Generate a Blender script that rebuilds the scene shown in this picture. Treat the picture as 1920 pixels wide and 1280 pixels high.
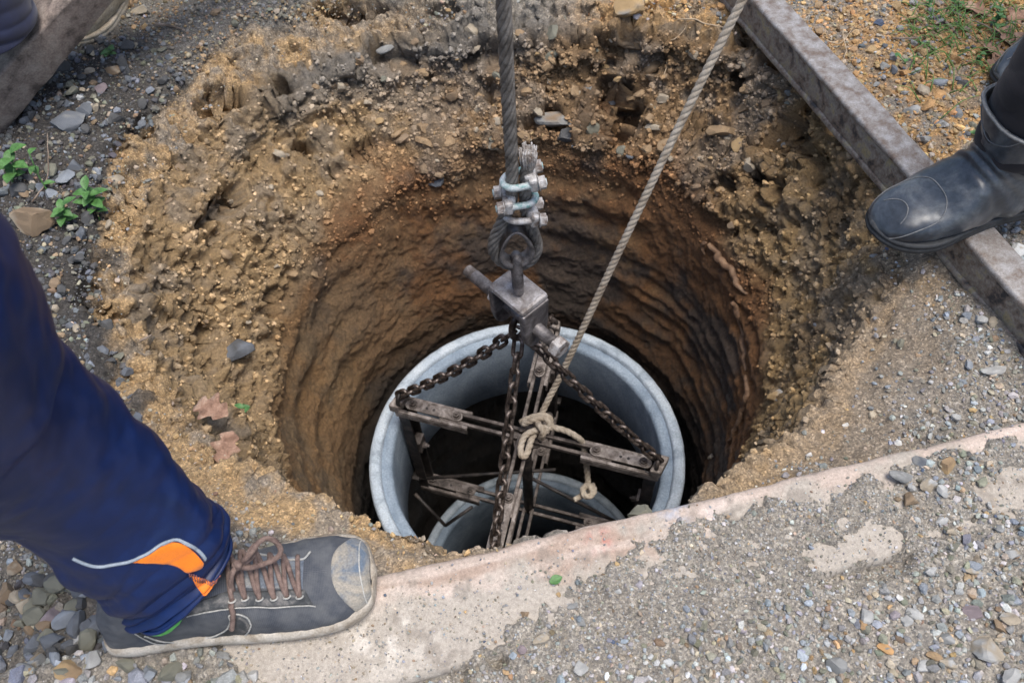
import bpy, bmesh, math, random
import numpy as np
from mathutils import Matrix, Vector
rng = np.random.default_rng(7); random.seed(7)
scene = bpy.context.scene
for o in list(bpy.data.objects): bpy.data.objects.remove(o)

# ------------------------------------------------------------ camera, sky, sun, exposure
FPX = 1600.0; PITCH = math.radians(56.142); ROLL = math.radians(-3.748)
CAM = np.array([0, 0, .95])
FW = np.array([0, math.cos(PITCH), -math.sin(PITCH)]); UP0 = np.array([0, math.sin(PITCH), math.cos(PITCH)]); RT0 = np.array([1., 0, 0])
RT = RT0*math.cos(ROLL) + UP0*math.sin(ROLL); UPV = -RT0*math.sin(ROLL) + UP0*math.cos(ROLL)
cd = bpy.data.cameras.new('camera'); cam = bpy.data.objects.new('camera', cd); scene.collection.objects.link(cam)
cd.sensor_width = 36; cd.lens = FPX/1920*36; cd.clip_start = .02; cd.clip_end = 500
cam.matrix_world = Matrix(((RT[0], UPV[0], -FW[0], CAM[0]), (RT[1], UPV[1], -FW[1], CAM[1]), (RT[2], UPV[2], -FW[2], CAM[2]), (0, 0, 0, 1)))
cd.dof.use_dof = True; cd.dof.focus_distance = 1.15; cd.dof.aperture_fstop = 9
scene.camera = cam
SUN_EL, SUN_ROT = math.radians(78), math.radians(120)
w = bpy.data.worlds.new('World'); scene.world = w; w.use_nodes = True
wn = w.node_tree; bg = wn.nodes['Background']; sky = wn.nodes.new('ShaderNodeTexSky')
sky.sky_type = 'NISHITA'; sky.sun_disc = False; sky.sun_elevation = SUN_EL; sky.sun_rotation = SUN_ROT
sky.air_density = 1.0; sky.dust_density = 3.0; sky.ozone_density = 1.0
wn.links.new(sky.outputs[0], bg.inputs[0]); bg.inputs[1].default_value = .10
sl = bpy.data.lights.new('sun', 'SUN'); sl.energy = 1.5; sl.angle = math.radians(30); sl.color = (1, .965, .91)
sun = bpy.data.objects.new('sun', sl); scene.collection.objects.link(sun)
sdir = Vector((math.sin(SUN_ROT)*math.cos(SUN_EL), math.cos(SUN_ROT)*math.cos(SUN_EL), math.sin(SUN_EL)))
sun.rotation_euler = sdir.to_track_quat('Z', 'Y').to_euler(); sun.location = (0, 0, 5)
vs = scene.view_settings; vs.view_transform = 'Standard'; vs.look = 'None'; vs.gamma = 1; vs.use_curve_mapping = False
vs.exposure = 1.15
scene.cycles.use_denoising = True; scene.cycles.max_bounces = 8; scene.cycles.diffuse_bounces = 5

def at(px, py, z):
    d = FW + RT*(px-960)/FPX - UPV*(py-640)/FPX
    return CAM + d*((z-CAM[2])/d[2])
def project(P):
    q = np.asarray(P, float) - CAM; dz = q@FW
    return 960+FPX*(q@RT)/dz, 640-FPX*(q@UPV)/dz

# ------------------------------------------------------------ noise
def _h(ix, iy, iz, s):
    h = (ix.astype(np.uint32)*np.uint32(374761393) + iy.astype(np.uint32)*np.uint32(668265263) + iz.astype(np.uint32)*np.uint32(2147483647) + np.uint32(s)*np.uint32(1274126177))
    h = (h ^ (h >> np.uint32(13)))*np.uint32(1274126177); h ^= h >> np.uint32(16)
    h = h*np.uint32(2246822519); return h ^ (h >> np.uint32(15))
def vnoise(p, s=0):
    f = np.floor(p); i = f.astype(np.int64); t = p-f; t = t*t*t*(t*(t*6-15)+10); r = 0
    for a in (0, 1):
        for b in (0, 1):
            for c in (0, 1):
                v = _h(i[:, 0]+a, i[:, 1]+b, i[:, 2]+c, s).astype(np.float64)/2147483648.0 - 1
                r = r + v*(t[:, 0] if a else 1-t[:, 0])*(t[:, 1] if b else 1-t[:, 1])*(t[:, 2] if c else 1-t[:, 2])
    return r
def fbm(p, o=4, s=0, g=.5):
    r = 0; a = 1; n = 0
    for k in range(o): r = r + a*vnoise(p*(2.03**k)+k*17.3, s+k); n += a; a *= g
    return r/n*1.6
def worley(p, s=0):
    i = np.floor(p).astype(np.int64); best = np.full(len(p), 9.); sec = np.full(len(p), 9.); cid = np.zeros(len(p))
    for a in (-1, 0, 1):
        for b in (-1, 0, 1):
            for c in (-1, 0, 1):
                x, y, z = i[:, 0]+a, i[:, 1]+b, i[:, 2]+c
                h = _h(x, y, z, s)
                q = np.stack([x+(h & np.uint32(1023))/1024., y+((h >> np.uint32(10)) & np.uint32(1023))/1024., z+((h >> np.uint32(20)) & np.uint32(1023))/1024.], 1)
                d = np.sqrt(((p-q)**2).sum(1)); m = d < best
                sec = np.where(m, best, np.minimum(sec, d)); best = np.where(m, d, best)
                cid = np.where(m, (h % np.uint32(997))/997., cid)
    return best, sec, cid
def sstep(a, b, x): t = np.clip((x-a)/(b-a), 0, 1); return t*t*(3-2*t)
def gauss(x, m, s): return np.exp(-((x-m)/s)**2)
def mixc(a, b, t): return a*(1-t[:, None]) + np.asarray(b)*t[:, None]
def P3(x, y, z=0): return np.stack(np.broadcast_arrays(np.asarray(x, float), y, z), -1).reshape(-1, 3)

# ------------------------------------------------------------ object helpers
COL = scene.collection.objects
def link(name, me, mat, parent=None, smooth=True):
    o = bpy.data.objects.new(name, me); COL.link(o)
    if mat: me.materials.clear(); me.materials.append(mat)
    me.polygons.foreach_set('use_smooth', np.full(len(me.polygons), smooth))
    if parent: o.parent = parent; o.matrix_parent_inverse = parent.matrix_world.inverted() if parent.type == 'EMPTY' and False else Matrix.Translation(-Vector(parent.location)) if parent.parent is None else Matrix()
    return o
def mesh(name, V, Fs, mat, parent=None, smooth=True, col=None):
    me = bpy.data.meshes.new(name); V = np.asarray(V, float)
    if isinstance(Fs, np.ndarray):
        k = Fs.shape[1]; me.vertices.add(len(V)); me.vertices.foreach_set('co', V.ravel())
        me.loops.add(Fs.size); me.loops.foreach_set('vertex_index', Fs.ravel().astype(np.int32))
        me.polygons.add(len(Fs)); me.polygons.foreach_set('loop_start', np.arange(0, Fs.size, k, dtype=np.int32))
        me.update(calc_edges=True)
    else: me.from_pydata(V.tolist(), [], Fs); me.update()
    if col is not None:
        a = me.color_attributes.new('Col', 'FLOAT_COLOR', 'POINT'); c = np.ones((len(V), 4)); c[:, :col.shape[1]] = col
        a.data.foreach_set('color', c.ravel())
    return link(name, me, mat, parent, smooth)
def tag(o, label=None, cat=None, group=None, kind=None):
    if label: o['label'] = label
    if cat: o['category'] = cat
    if group: o['group'] = group
    if kind: o['kind'] = kind
    return o
def thing(name, label, cat, loc=(0, 0, 0), group=None):
    o = bpy.data.objects.new(name, None); COL.link(o); o.location = loc; o.empty_display_size = .05
    return tag(o, label, cat, group)
class MB:
    def __init__(s): s.v = []; s.f = []; s.n = 0
    def add(s, V, Fs):
        V = np.asarray(V, float); s.v.append(V); s.f += [tuple(int(i)+s.n for i in f) for f in Fs]; s.n += len(V); return s
    def build(s, name, mat, parent=None, smooth=True, bevel=0):
        o = mesh(name, np.concatenate(s.v), s.f, mat, parent, smooth)
        if bevel:
            m = o.modifiers.new('bevel', 'BEVEL'); m.width = bevel; m.segments = 2; m.limit_method = 'ANGLE'
            m.harden_normals = False
        return o
def norm(v): v = np.asarray(v, float); return v/np.linalg.norm(v)
def frame(d):
    d = norm(d); a = np.array([0, 0, 1.]) if abs(d[2]) < .9 else np.array([1., 0, 0]); s = norm(np.cross(a, d)); return d, s, np.cross(d, s)
def boxv(c, ax, ay, az, sx, sy, sz):
    V = [np.asarray(c)+ax*i*sx/2+ay*j*sy/2+az*k*sz/2 for i in (-1, 1) for j in (-1, 1) for k in (-1, 1)]
    return V, [(0, 1, 3, 2), (4, 6, 7, 5), (0, 4, 5, 1), (2, 3, 7, 6), (0, 2, 6, 4), (1, 5, 7, 3)]
def cyl(a, b, r, n=16, r2=None):
    a, b = np.asarray(a, float), np.asarray(b, float); d, s, t = frame(b-a); r2 = r if r2 is None else r2
    th = np.arange(n)*2*np.pi/n; R = np.cos(th)[:, None]*s+np.sin(th)[:, None]*t
    V = np.concatenate([a+R*r, b+R*r2]); return V, [(i, (i+1) % n, n+(i+1) % n, n+i) for i in range(n)]+[tuple(range(n))[::-1], tuple(range(n, 2*n))]
def resample(P, step=None, n=None):
    P = np.asarray(P, float); m = len(P); Q = np.concatenate([[2*P[0]-P[1]], P, [2*P[-1]-P[-2]]]); out = []
    for i in range(m-1):
        t = np.linspace(0, 1, 24, endpoint=False)[:, None]; a, b, c, d = Q[i:i+4]
        out.append(.5*(2*b+(c-a)*t+(2*a-5*b+4*c-d)*t*t+(3*b-a-3*c+d)*t**3))
    X = np.concatenate(out+[P[-1:]]); L = np.r_[0, np.cumsum(np.linalg.norm(np.diff(X, axis=0), axis=1))]
    k = n or max(3, int(L[-1]/step)+1); q = np.linspace(0, L[-1], k)
    return np.stack([np.interp(q, L, X[:, j]) for j in range(X.shape[1])], 1)
def frames(P, closed=False):
    T = np.gradient(P, axis=0)
    if closed: T = np.roll(P, -1, 0)-np.roll(P, 1, 0)
    T /= np.linalg.norm(T, axis=1)[:, None]+1e-12
    _, s, _ = frame(T[0]); S = [s]
    for i in range(1, len(P)):
        s = S[-1]-T[i]*(S[-1]@T[i]); S.append(s/np.linalg.norm(s))
    S = np.array(S); return T, S, np.cross(T, S)
def tube(P, r, n=10, closed=False):
    P = np.asarray(P, float); T, S, B = frames(P, closed); m = len(P); r = np.broadcast_to(r, m)
    th = np.arange(n)*2*np.pi/n
    V = (P[:, None]+r[:, None, None]*(np.cos(th)[None, :, None]*S[:, None]+np.sin(th)[None, :, None]*B[:, None])).reshape(-1, 3)
    Fs = [(i*n+j, i*n+(j+1) % n, ((i+1) % m)*n+(j+1) % n, ((i+1) % m)*n+j) for i in range(m if closed else m-1) for j in range(n)]
    if not closed: Fs += [tuple(range(n))[::-1], tuple(range((m-1)*n, m*n))]
    return V, Fs
def strands(P, R, k, pitch, n=7, fill=.56):
    T, S, B = frames(P); L = np.r_[0, np.cumsum(np.linalg.norm(np.diff(P, axis=0), axis=1))]; rs = R*fill; out = []
    for i in range(k):
        a = L/pitch*2*np.pi+i*2*np.pi/k
        out.append(tube(P+(R-rs)*(np.cos(a)[:, None]*S+np.sin(a)[:, None]*B), rs, n))
    return out
def grid_faces(m, n, wrap=False):
    i = np.arange(m-1)[:, None]; j = np.arange(n if wrap else n-1)[None]; a = i*n+j; b = i*n+(j+1) % n
    return np.stack([a, b, b+n, a+n], -1).reshape(-1, 4)
def lathe(prof, n=128, c=(0, 0, 0)):
    prof = np.asarray(prof, float); th = np.arange(n)*2*np.pi/n; m = len(prof)
    V = np.stack([prof[:, None, 0]*np.cos(th), prof[:, None, 0]*np.sin(th), np.broadcast_to(prof[:, None, 1], (m, n))], -1).reshape(-1, 3)+np.asarray(c)
    return V, grid_faces(m, n, True)
def hexnut(c, axis, r, h):
    V, Fs = cyl(np.asarray(c)-norm(axis)*h/2, np.asarray(c)+norm(axis)*h/2, r, 6); return V, Fs

# ------------------------------------------------------------ materials
def nodes(name):
    m = bpy.data.materials.new(name); m.use_nodes = True; nt = m.node_tree; return m, nt, nt.nodes['Principled BSDF']
def N(nt, t, **k):
    n = nt.nodes.new(t)
    for a, b in k.items(): setattr(n, a, b)
    return n
def tex_noise(nt, scale, detail=6, rough=.6, coord=None, dist=0):
    n = N(nt, 'ShaderNodeTexNoise'); n.inputs['Scale'].default_value = scale; n.inputs['Detail'].default_value = detail; n.inputs['Roughness'].default_value = rough; n.inputs['Distortion'].default_value = dist
    if coord is not None: nt.links.new(coord, n.inputs['Vector'])
    return n
def ramp(nt, src, stops):
    r = N(nt, 'ShaderNodeValToRGB'); e = r.color_ramp.elements
    while len(e) < len(stops): e.new(.5)
    for k, (p, c) in zip(e, stops): k.position = p; k.color = (c, c, c, 1) if np.isscalar(c) else (*c, 1)
    nt.links.new(src, r.inputs[0]); return r
def mix(nt, a, b, f, mode='MIX'):
    m = N(nt, 'ShaderNodeMix', data_type='RGBA', blend_type=mode)
    for s, v in ((0, f), (6, a), (7, b)):
        if hasattr(v, 'node'): nt.links.new(v, m.inputs[s])
        else: m.inputs[s].default_value = v if s == 0 else (*v, 1)
    return m.outputs[2]
def bump(nt, b, h, strength, dist=.002):
    n = N(nt, 'ShaderNodeBump'); n.inputs['Strength'].default_value = strength; n.inputs['Distance'].default_value = dist
    nt.links.new(h, n.inputs['Height']); nt.links.new(n.outputs[0], b.inputs['Normal'])
def mat_attr(name, s1=220, s2=900, lo=.62, hi=1.35, bstr=.6, bdist=.003, rough=.9, wet=False, grain=0):
    m, nt, b = nodes(name); a = N(nt, 'ShaderNodeAttribute', attribute_name='Col'); co = N(nt, 'ShaderNodeTexCoord').outputs['Object']
    n1 = tex_noise(nt, s1, 8, .68, co); n2 = tex_noise(nt, s2, 4, .6, co)
    r1 = ramp(nt, n1.outputs[0], [(.3, lo), (.7, hi)]); r2 = ramp(nt, n2.outputs[0], [(.3, .75), (.7, 1.25)])
    c = mix(nt, mix(nt, a.outputs[0], r1.outputs[0], 1, 'MULTIPLY'), r2.outputs[0], 1, 'MULTIPLY')
    nt.links.new(c, b.inputs['Base Color'])
    if grain:
        vo = N(nt, 'ShaderNodeTexVoronoi'); vo.inputs['Scale'].default_value = grain; nt.links.new(co, vo.inputs['Vector']); hs = N(nt, 'ShaderNodeSeparateColor'); nt.links.new(vo.outputs['Color'], hs.inputs[0])
        rv = ramp(nt, hs.outputs[0], [(.0, (.55, .55, .57)), (.5, (.95, .93, .90)), (.85, (1.35, 1.3, 1.22)), (1., (2.0, 2.0, 2.0))]); nt.links.new(mix(nt, c, rv.outputs[0], .75, 'MULTIPLY'), b.inputs['Base Color'])
    ad = N(nt, 'ShaderNodeMath', operation='ADD'); nt.links.new(n1.outputs[0], ad.inputs[0]); nt.links.new(n2.outputs[0], ad.inputs[1])
    bump(nt, b, ad.outputs[0], bstr, bdist)
    if wet:
        rr = N(nt, 'ShaderNodeMath', operation='MULTIPLY'); nt.links.new(a.outputs['Alpha'], rr.inputs[0]); rr.inputs[1].default_value = 1
        nt.links.new(rr.outputs[0], b.inputs['Roughness'])
    else: b.inputs['Roughness'].default_value = rough
    b.inputs['Specular IOR Level'].default_value = .35
    return m
def mat_mottle(name, cols, scale=30, rough=.6, metal=0, fine=400, bstr=.3, bdist=.001, detail=8, spec=.5, sheen=0, stretch=None, dist=.6):
    m, nt, b = nodes(name); co = N(nt, 'ShaderNodeTexCoord').outputs['Object']
    if stretch:
        mp = N(nt, 'ShaderNodeMapping'); mp.inputs['Scale'].default_value = stretch[:3]
        if len(stretch) > 3: mp.inputs['Rotation'].default_value = (0, 0, stretch[3])
        nt.links.new(co, mp.inputs[0]); co = mp.outputs[0]
    n1 = tex_noise(nt, scale, detail, .65, co, dist); st = [(.36+.28*i/max(1, len(cols)-1), c) for i, c in enumerate(cols)]
    r = ramp(nt, n1.outputs[0], st); n2 = tex_noise(nt, fine, 5, .65, co); r2 = ramp(nt, n2.outputs[0], [(.3, .7), (.7, 1.25)])
    nt.links.new(mix(nt, r.outputs[0], r2.outputs[0], 1, 'MULTIPLY'), b.inputs['Base Color'])
    b.inputs['Roughness'].default_value = rough; b.inputs['Metallic'].default_value = metal; b.inputs['Specular IOR Level'].default_value = spec
    if sheen: b.inputs['Sheen Weight'].default_value = sheen
    if bstr: bump(nt, b, n2.outputs[0], bstr, bdist)
    return m
M = {}
M['soil'] = mat_attr('soil', 190, 800, .55, 1.42, 1., .006, wet=True)
M['grit_soil'] = mat_attr('grit_soil', 160, 700, .6, 1.38, .9, .004, wet=True, grain=430)
M['stone'] = mat_attr('stone', 130, 800, .68, 1.3, .5, .0015, .8)
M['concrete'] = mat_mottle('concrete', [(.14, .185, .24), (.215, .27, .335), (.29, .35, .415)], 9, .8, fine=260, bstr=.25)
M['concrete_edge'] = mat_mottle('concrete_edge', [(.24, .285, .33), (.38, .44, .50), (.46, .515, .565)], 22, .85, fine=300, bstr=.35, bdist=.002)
M['rust'] = mat_mottle('rust', [(.045, .036, .032), (.12, .098, .085), (.24, .205, .185)], 45, .62, .35, fine=500)
M['rust_dark'] = mat_mottle('rust_dark', [(.02, .018, .018), (.05, .043, .04), (.10, .08, .07)], 40, .55, .4, fine=500)
M['rust_light'] = mat_mottle('rust_light', [(.075, .058, .048), (.20, .17, .15), (.34, .30, .275)], 55, .65, .25, fine=500)
M['chain'] = mat_mottle('chain', [(.025, .02, .018), (.09, .07, .06), (.24, .20, .18)], 70, .42, .6, fine=600)
M['steel'] = mat_mottle('steel', [(.06, .052, .05), (.16, .145, .14), (.29, .265, .26)], 35, .5, .45, fine=400)
M['steel_pale'] = mat_mottle('steel_pale', [(.10, .08, .068), (.22, .20, .19), (.37, .35, .345)], 40, .55, .25, fine=400)
M['clip'] = mat_mottle('clip', [(.15, .115, .095), (.36, .335, .315), (.50, .485, .475)], 70, .6, .15, fine=500)
M['clip_teal'] = mat_mottle('clip_teal', [(.12, .26, .25), (.36, .42, .42), (.5, .5, .5)], 80, .6, .1, fine=500)
M['wire'] = mat_mottle('wire', [(.07, .062, .055), (.16, .145, .13), (.24, .22, .20)], 60, .55, .3, fine=900)
M['rope'] = mat_mottle('rope', [(.28, .225, .17), (.40, .34, .265), (.48, .42, .345)], 40, .95, 0, fine=1200, bstr=.7)
M['beam_top'] = mat_mottle('beam_top', [(.15, .11, .085), (.24, .215, .195), (.33, .315, .305)], 60, .5, .2, fine=500, dist=.2)
M['beam_side'] = mat_mottle('beam_side', [(.05, .045, .045), (.20, .15, .115), (.27, .235, .20), (.32, .26, .15)], 45, .7, .15, fine=300, bstr=.5, dist=.2)
M['beam_old'] = mat_mottle('beam_old', [(.10, .08, .07), (.25, .20, .17), (.33, .28, .24)], 35, .75, .1, fine=300, bstr=.6, dist=.2)
M['wood'] = mat_attr('wood', 240, 1100, .75, 1.25, .5, .0012, .85)
M['navy'] = mat_mottle('navy', [(.0022, .0115, .056), (.003, .0145, .072), (.004, .019, .092)], 20, .45, 0, fine=1500, bstr=.12, spec=.4, sheen=.0, bdist=.0004)
M['navy_dark'] = mat_mottle('navy_dark', [(.006, .009, .03), (.010, .016, .055)], 20, .65, 0, fine=1500, bstr=.1, sheen=.2)
M['orange'] = mat_mottle('orange', [(.90, .19, .002), (.97, .24, .004)], 20, .6, 0, fine=1500, bstr=.1, sheen=.2)
M['piping'] = mat_mottle('piping', [(.26, .31, .36), (.36, .41, .46)], 40, .5, 0, fine=900)
M['thread'] = mat_mottle('thread', [(.16, .06, .09), (.30, .12, .08)], 200, .8)
M['lime'] = mat_mottle('lime', [(.13, .48, .10), (.19, .58, .15)], 60, .8, 0, fine=1200)
M['shoe_grey'] = mat_mottle('shoe_grey', [(.07, .085, .11), (.13, .15, .18), (.26, .25, .23)], 45, .8, 0, fine=700, bstr=.3)
M['shoe_black'] = mat_mottle('shoe_black', [(.02, .022, .024), (.045, .048, .05), (.16, .15, .14)], 60, .7, 0, fine=700)
M['suede_mud'] = mat_mottle('suede_mud', [(.11, .14, .18), (.26, .24, .205), (.36, .315, .25)], 26, .95, 0, fine=500, bstr=.35)
M['sole'] = mat_mottle('sole', [(.18, .14, .10), (.34, .295, .235), (.46, .42, .36)], 30, .85, 0, fine=500, bstr=.3)
M['shoe_trim'] = mat_mottle('shoe_trim', [(.30, .30, .28), (.46, .44, .40)], 60, .8)
M['lace'] = mat_mottle('lace', [(.10, .065, .055), (.17, .115, .095), (.24, .17, .14)], 120, .9, 0, fine=1600, bstr=.5)
M['rubber'] = mat_mottle('rubber', [(.020, .025, .032), (.044, .053, .066), (.12, .13, .135)], 12, .31, 0, fine=160, bstr=.1, spec=.55)
M['rubber_sole'] = mat_mottle('rubber_sole', [(.015, .016, .017), (.04, .042, .045)], 40, .7, 0, fine=300)
M['rubber_seam'] = mat_mottle('rubber_seam', [(.10, .105, .11), (.19, .19, .185)], 40, .6)
M['rubber_beige'] = mat_mottle('rubber_beige', [(.24, .19, .13), (.36, .30, .22), (.42, .36, .28)], 30, .75, 0, fine=300)
M['black_cloth'] = mat_mottle('black_cloth', [(.006, .005, .007), (.014, .011, .014)], 20, .85, 0, fine=1200, sheen=.1)
M['leaf'] = mat_mottle('leaf', [(.03, .09, .02), (.06, .155, .035), (.10, .22, .07)], 60, .55, 0, fine=500)
M['grass'] = mat_mottle('grass', [(.07, .17, .03), (.16, .28, .08)], 60, .6)
M['dead_leaf'] = mat_mottle('dead_leaf', [(.17, .09, .055), (.30, .175, .115), (.40, .27, .19)], 50, .8, 0, fine=500)
M['twig'] = mat_mottle('twig', [(.10, .07, .05), (.22, .17, .13), (.32, .26, .21)], 70, .9, 0, fine=700)
M['root'] = mat_mottle('root', [(.10, .055, .03), (.19, .11, .06), (.27, .17, .10)], 50, .8, 0, fine=400, bstr=.5)
M['root_pale'] = mat_mottle('root_pale', [(.34, .25, .16), (.50, .40, .28)], 70, .85)
nt = M['leaf'].node_tree; nt.nodes['Principled BSDF'].inputs['Transmission Weight'].default_value = 0
def weave(m, sc):
    nt = m.node_tree; b = nt.nodes['Principled BSDF']; co = N(nt, 'ShaderNodeTexCoord').outputs['UV']
    ck = N(nt, 'ShaderNodeTexBrick'); ck.offset = 0; ck.inputs['Scale'].default_value = sc; ck.inputs['Mortar Size'].default_value = .12; ck.inputs['Brick Width'].default_value = .5; ck.inputs['Row Height'].default_value = .5
    ck.inputs['Color1'].default_value = ck.inputs['Color2'].default_value = (.024, .028, .038, 1); ck.inputs['Mortar'].default_value = (.060, .066, .078, 1)
    nt.links.new(co, ck.inputs[0]); n = tex_noise(nt, 40, 5, .6, N(nt, 'ShaderNodeTexCoord').outputs['Object']); r = ramp(nt, n.outputs[0], [(.4, 0.), (.75, .55)])
    nt.links.new(mix(nt, ck.outputs[0], (.17, .17, .165), r.outputs[0]), b.inputs['Base Color']); return m
M['mesh_fabric'] = weave(mat_mottle('mesh_fabric', [(.1, .1, .12), (.2, .2, .2)], 30, .8), 100)

# ------------------------------------------------------------ terrain functions
OX, OY = .014, .779
LIP = [(-180, .57), (-165, .53), (-151, .48), (-134, .43), (-122, .425), (-113, .415), (-101, .425), (-85, .415), (-70, .42), (-61, .425), (-44, .425), (-24, .465), (-1, .53), (15, .575), (25, .61), (34, .66), (45, .665), (59, .63), (75, .60), (89, .605), (105, .645), (120, .685), (139, .685), (150, .66), (165, .61), (180, .57)]
DIP = [(-180, .045, .055), (-150, .035, .06), (-120, .018, .05), (-90, .012, .03), (-60, .03, .06), (-30, .05, .10), (0, .035, .07), (30, .012, .03), (60, .02, .04), (90, .05, .08), (120, .06, .09), (150, .055, .08), (180, .045, .055)]
def tab(T, deg, k=1):
    a = np.array(T); return np.interp(deg, a[:, 0], a[:, k])
def sm(T, deg, k=1): return sum(tab(T, (deg+s+180) % 360-180, k)*q for s, q in ((-12, .15), (-6, .22), (0, .26), (6, .22), (12, .15)))
def lipr(th):
    c, s = np.cos(th), np.sin(th)
    return sm(LIP, np.degrees(th)) + .012*fbm(P3(c*5, s*5, 3), 4, 5) + .007*fbm(P3(c*22, s*22, 9), 3, 6)
PL_A = math.atan2(.14, .787); PL_D = np.array([math.cos(PL_A), math.sin(PL_A)]); PL_N = np.array([math.sin(PL_A), -math.cos(PL_A)]); PL_0 = np.array([.224, .392])
PL_TOP = .022; PL_W = .118
def plank_uv(x, y): return (x-PL_0[0])*PL_D[0]+(y-PL_0[1])*PL_D[1], (x-PL_0[0])*PL_N[0]+(y-PL_0[1])*PL_N[1]
def bare(x, y):
    u, v = plank_uv(x, y); n = fbm(P3(x*28, y*28, 2), 4, 31)*.016+fbm(P3(x*110, y*110, 5), 2, 33)*.004
    edge = np.interp(u, [-.66, -.58, -.50, -.42, -.33, -.26, -.2, -.12, -.05, .05, .12, .2, .25, .32, .5], [-.03, .03, .10, .125, .115, .085, .058, .045, .034, .027, .024, .022, .010, .020, .018])
    b = sstep(.006, -.006, v-edge+n)
    b = np.maximum(b, sstep(.012, -.012, np.hypot((u-.145)/2.2, (v-.099)/.62)-.029+n))
    b = np.maximum(b, sstep(.012, -.012, np.hypot((u-.37)/2.3, (v-.088)/.95)-.028+n))
    return b, u, v
def ground_z(x, y, th=None, d=None):
    x = np.asarray(x, float).ravel(); y = np.asarray(y, float).ravel()
    if th is None:
        th = np.arctan2(y-OY, x-OX); d = np.hypot(x-OX, y-OY)-lipr(th)
    deg = np.degrees(th); z = .011*fbm(P3(x*5, y*5, 1), 3, 1)+.006*fbm(P3(x*24, y*24, 1), 4, 2)+.0025*fbm(P3(x*95, y*95, 1), 3, 3)
    f1, f2, cid = worley(P3(x*70, y*70, .5), 4); clod = (cid-.35)*.012*sstep(.02, .25, f2-f1)
    cz = sstep(.35, .65, vnoise(P3(x*9, y*9, 4), 8)*.5+.5)*sstep(.0, .05, d)
    z = z+clod*cz*.55
    z = z-sm(DIP, deg, 1)*np.exp(-(np.maximum(d, 0)/sm(DIP, deg, 2))**1.3)
    # gravel lies round and over the plank, bare patches stay below its top
    b, u, v = bare(x, y); inp = sstep(-.012, .0, v)*sstep(PL_W+.012, PL_W, v)
    heap = PL_TOP+.0035+.004*fbm(P3(x*30, y*30, 7), 3, 41)+.0035*fbm(P3(x*140, y*140, 7), 2, 42)
    low = sstep(-.004, .02, v)*sstep(1.1, .95, np.abs(u))
    base = z*.5+.010*sstep(.1, .2, v)
    lev = np.where(v > PL_W, base+sstep(PL_W+.05, PL_W, v)*(heap-base)*(1-sstep(0, 1, np.clip(bare(x-PL_N[0]*.02, y-PL_N[1]*.02)[0], 0, 1))*.9), heap*(1-b)+(PL_TOP-.008)*b)
    z = z*(1-low)+lev*low
    # shoe and boot stand on the plank, the rail's bed is flat
    return z

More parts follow.
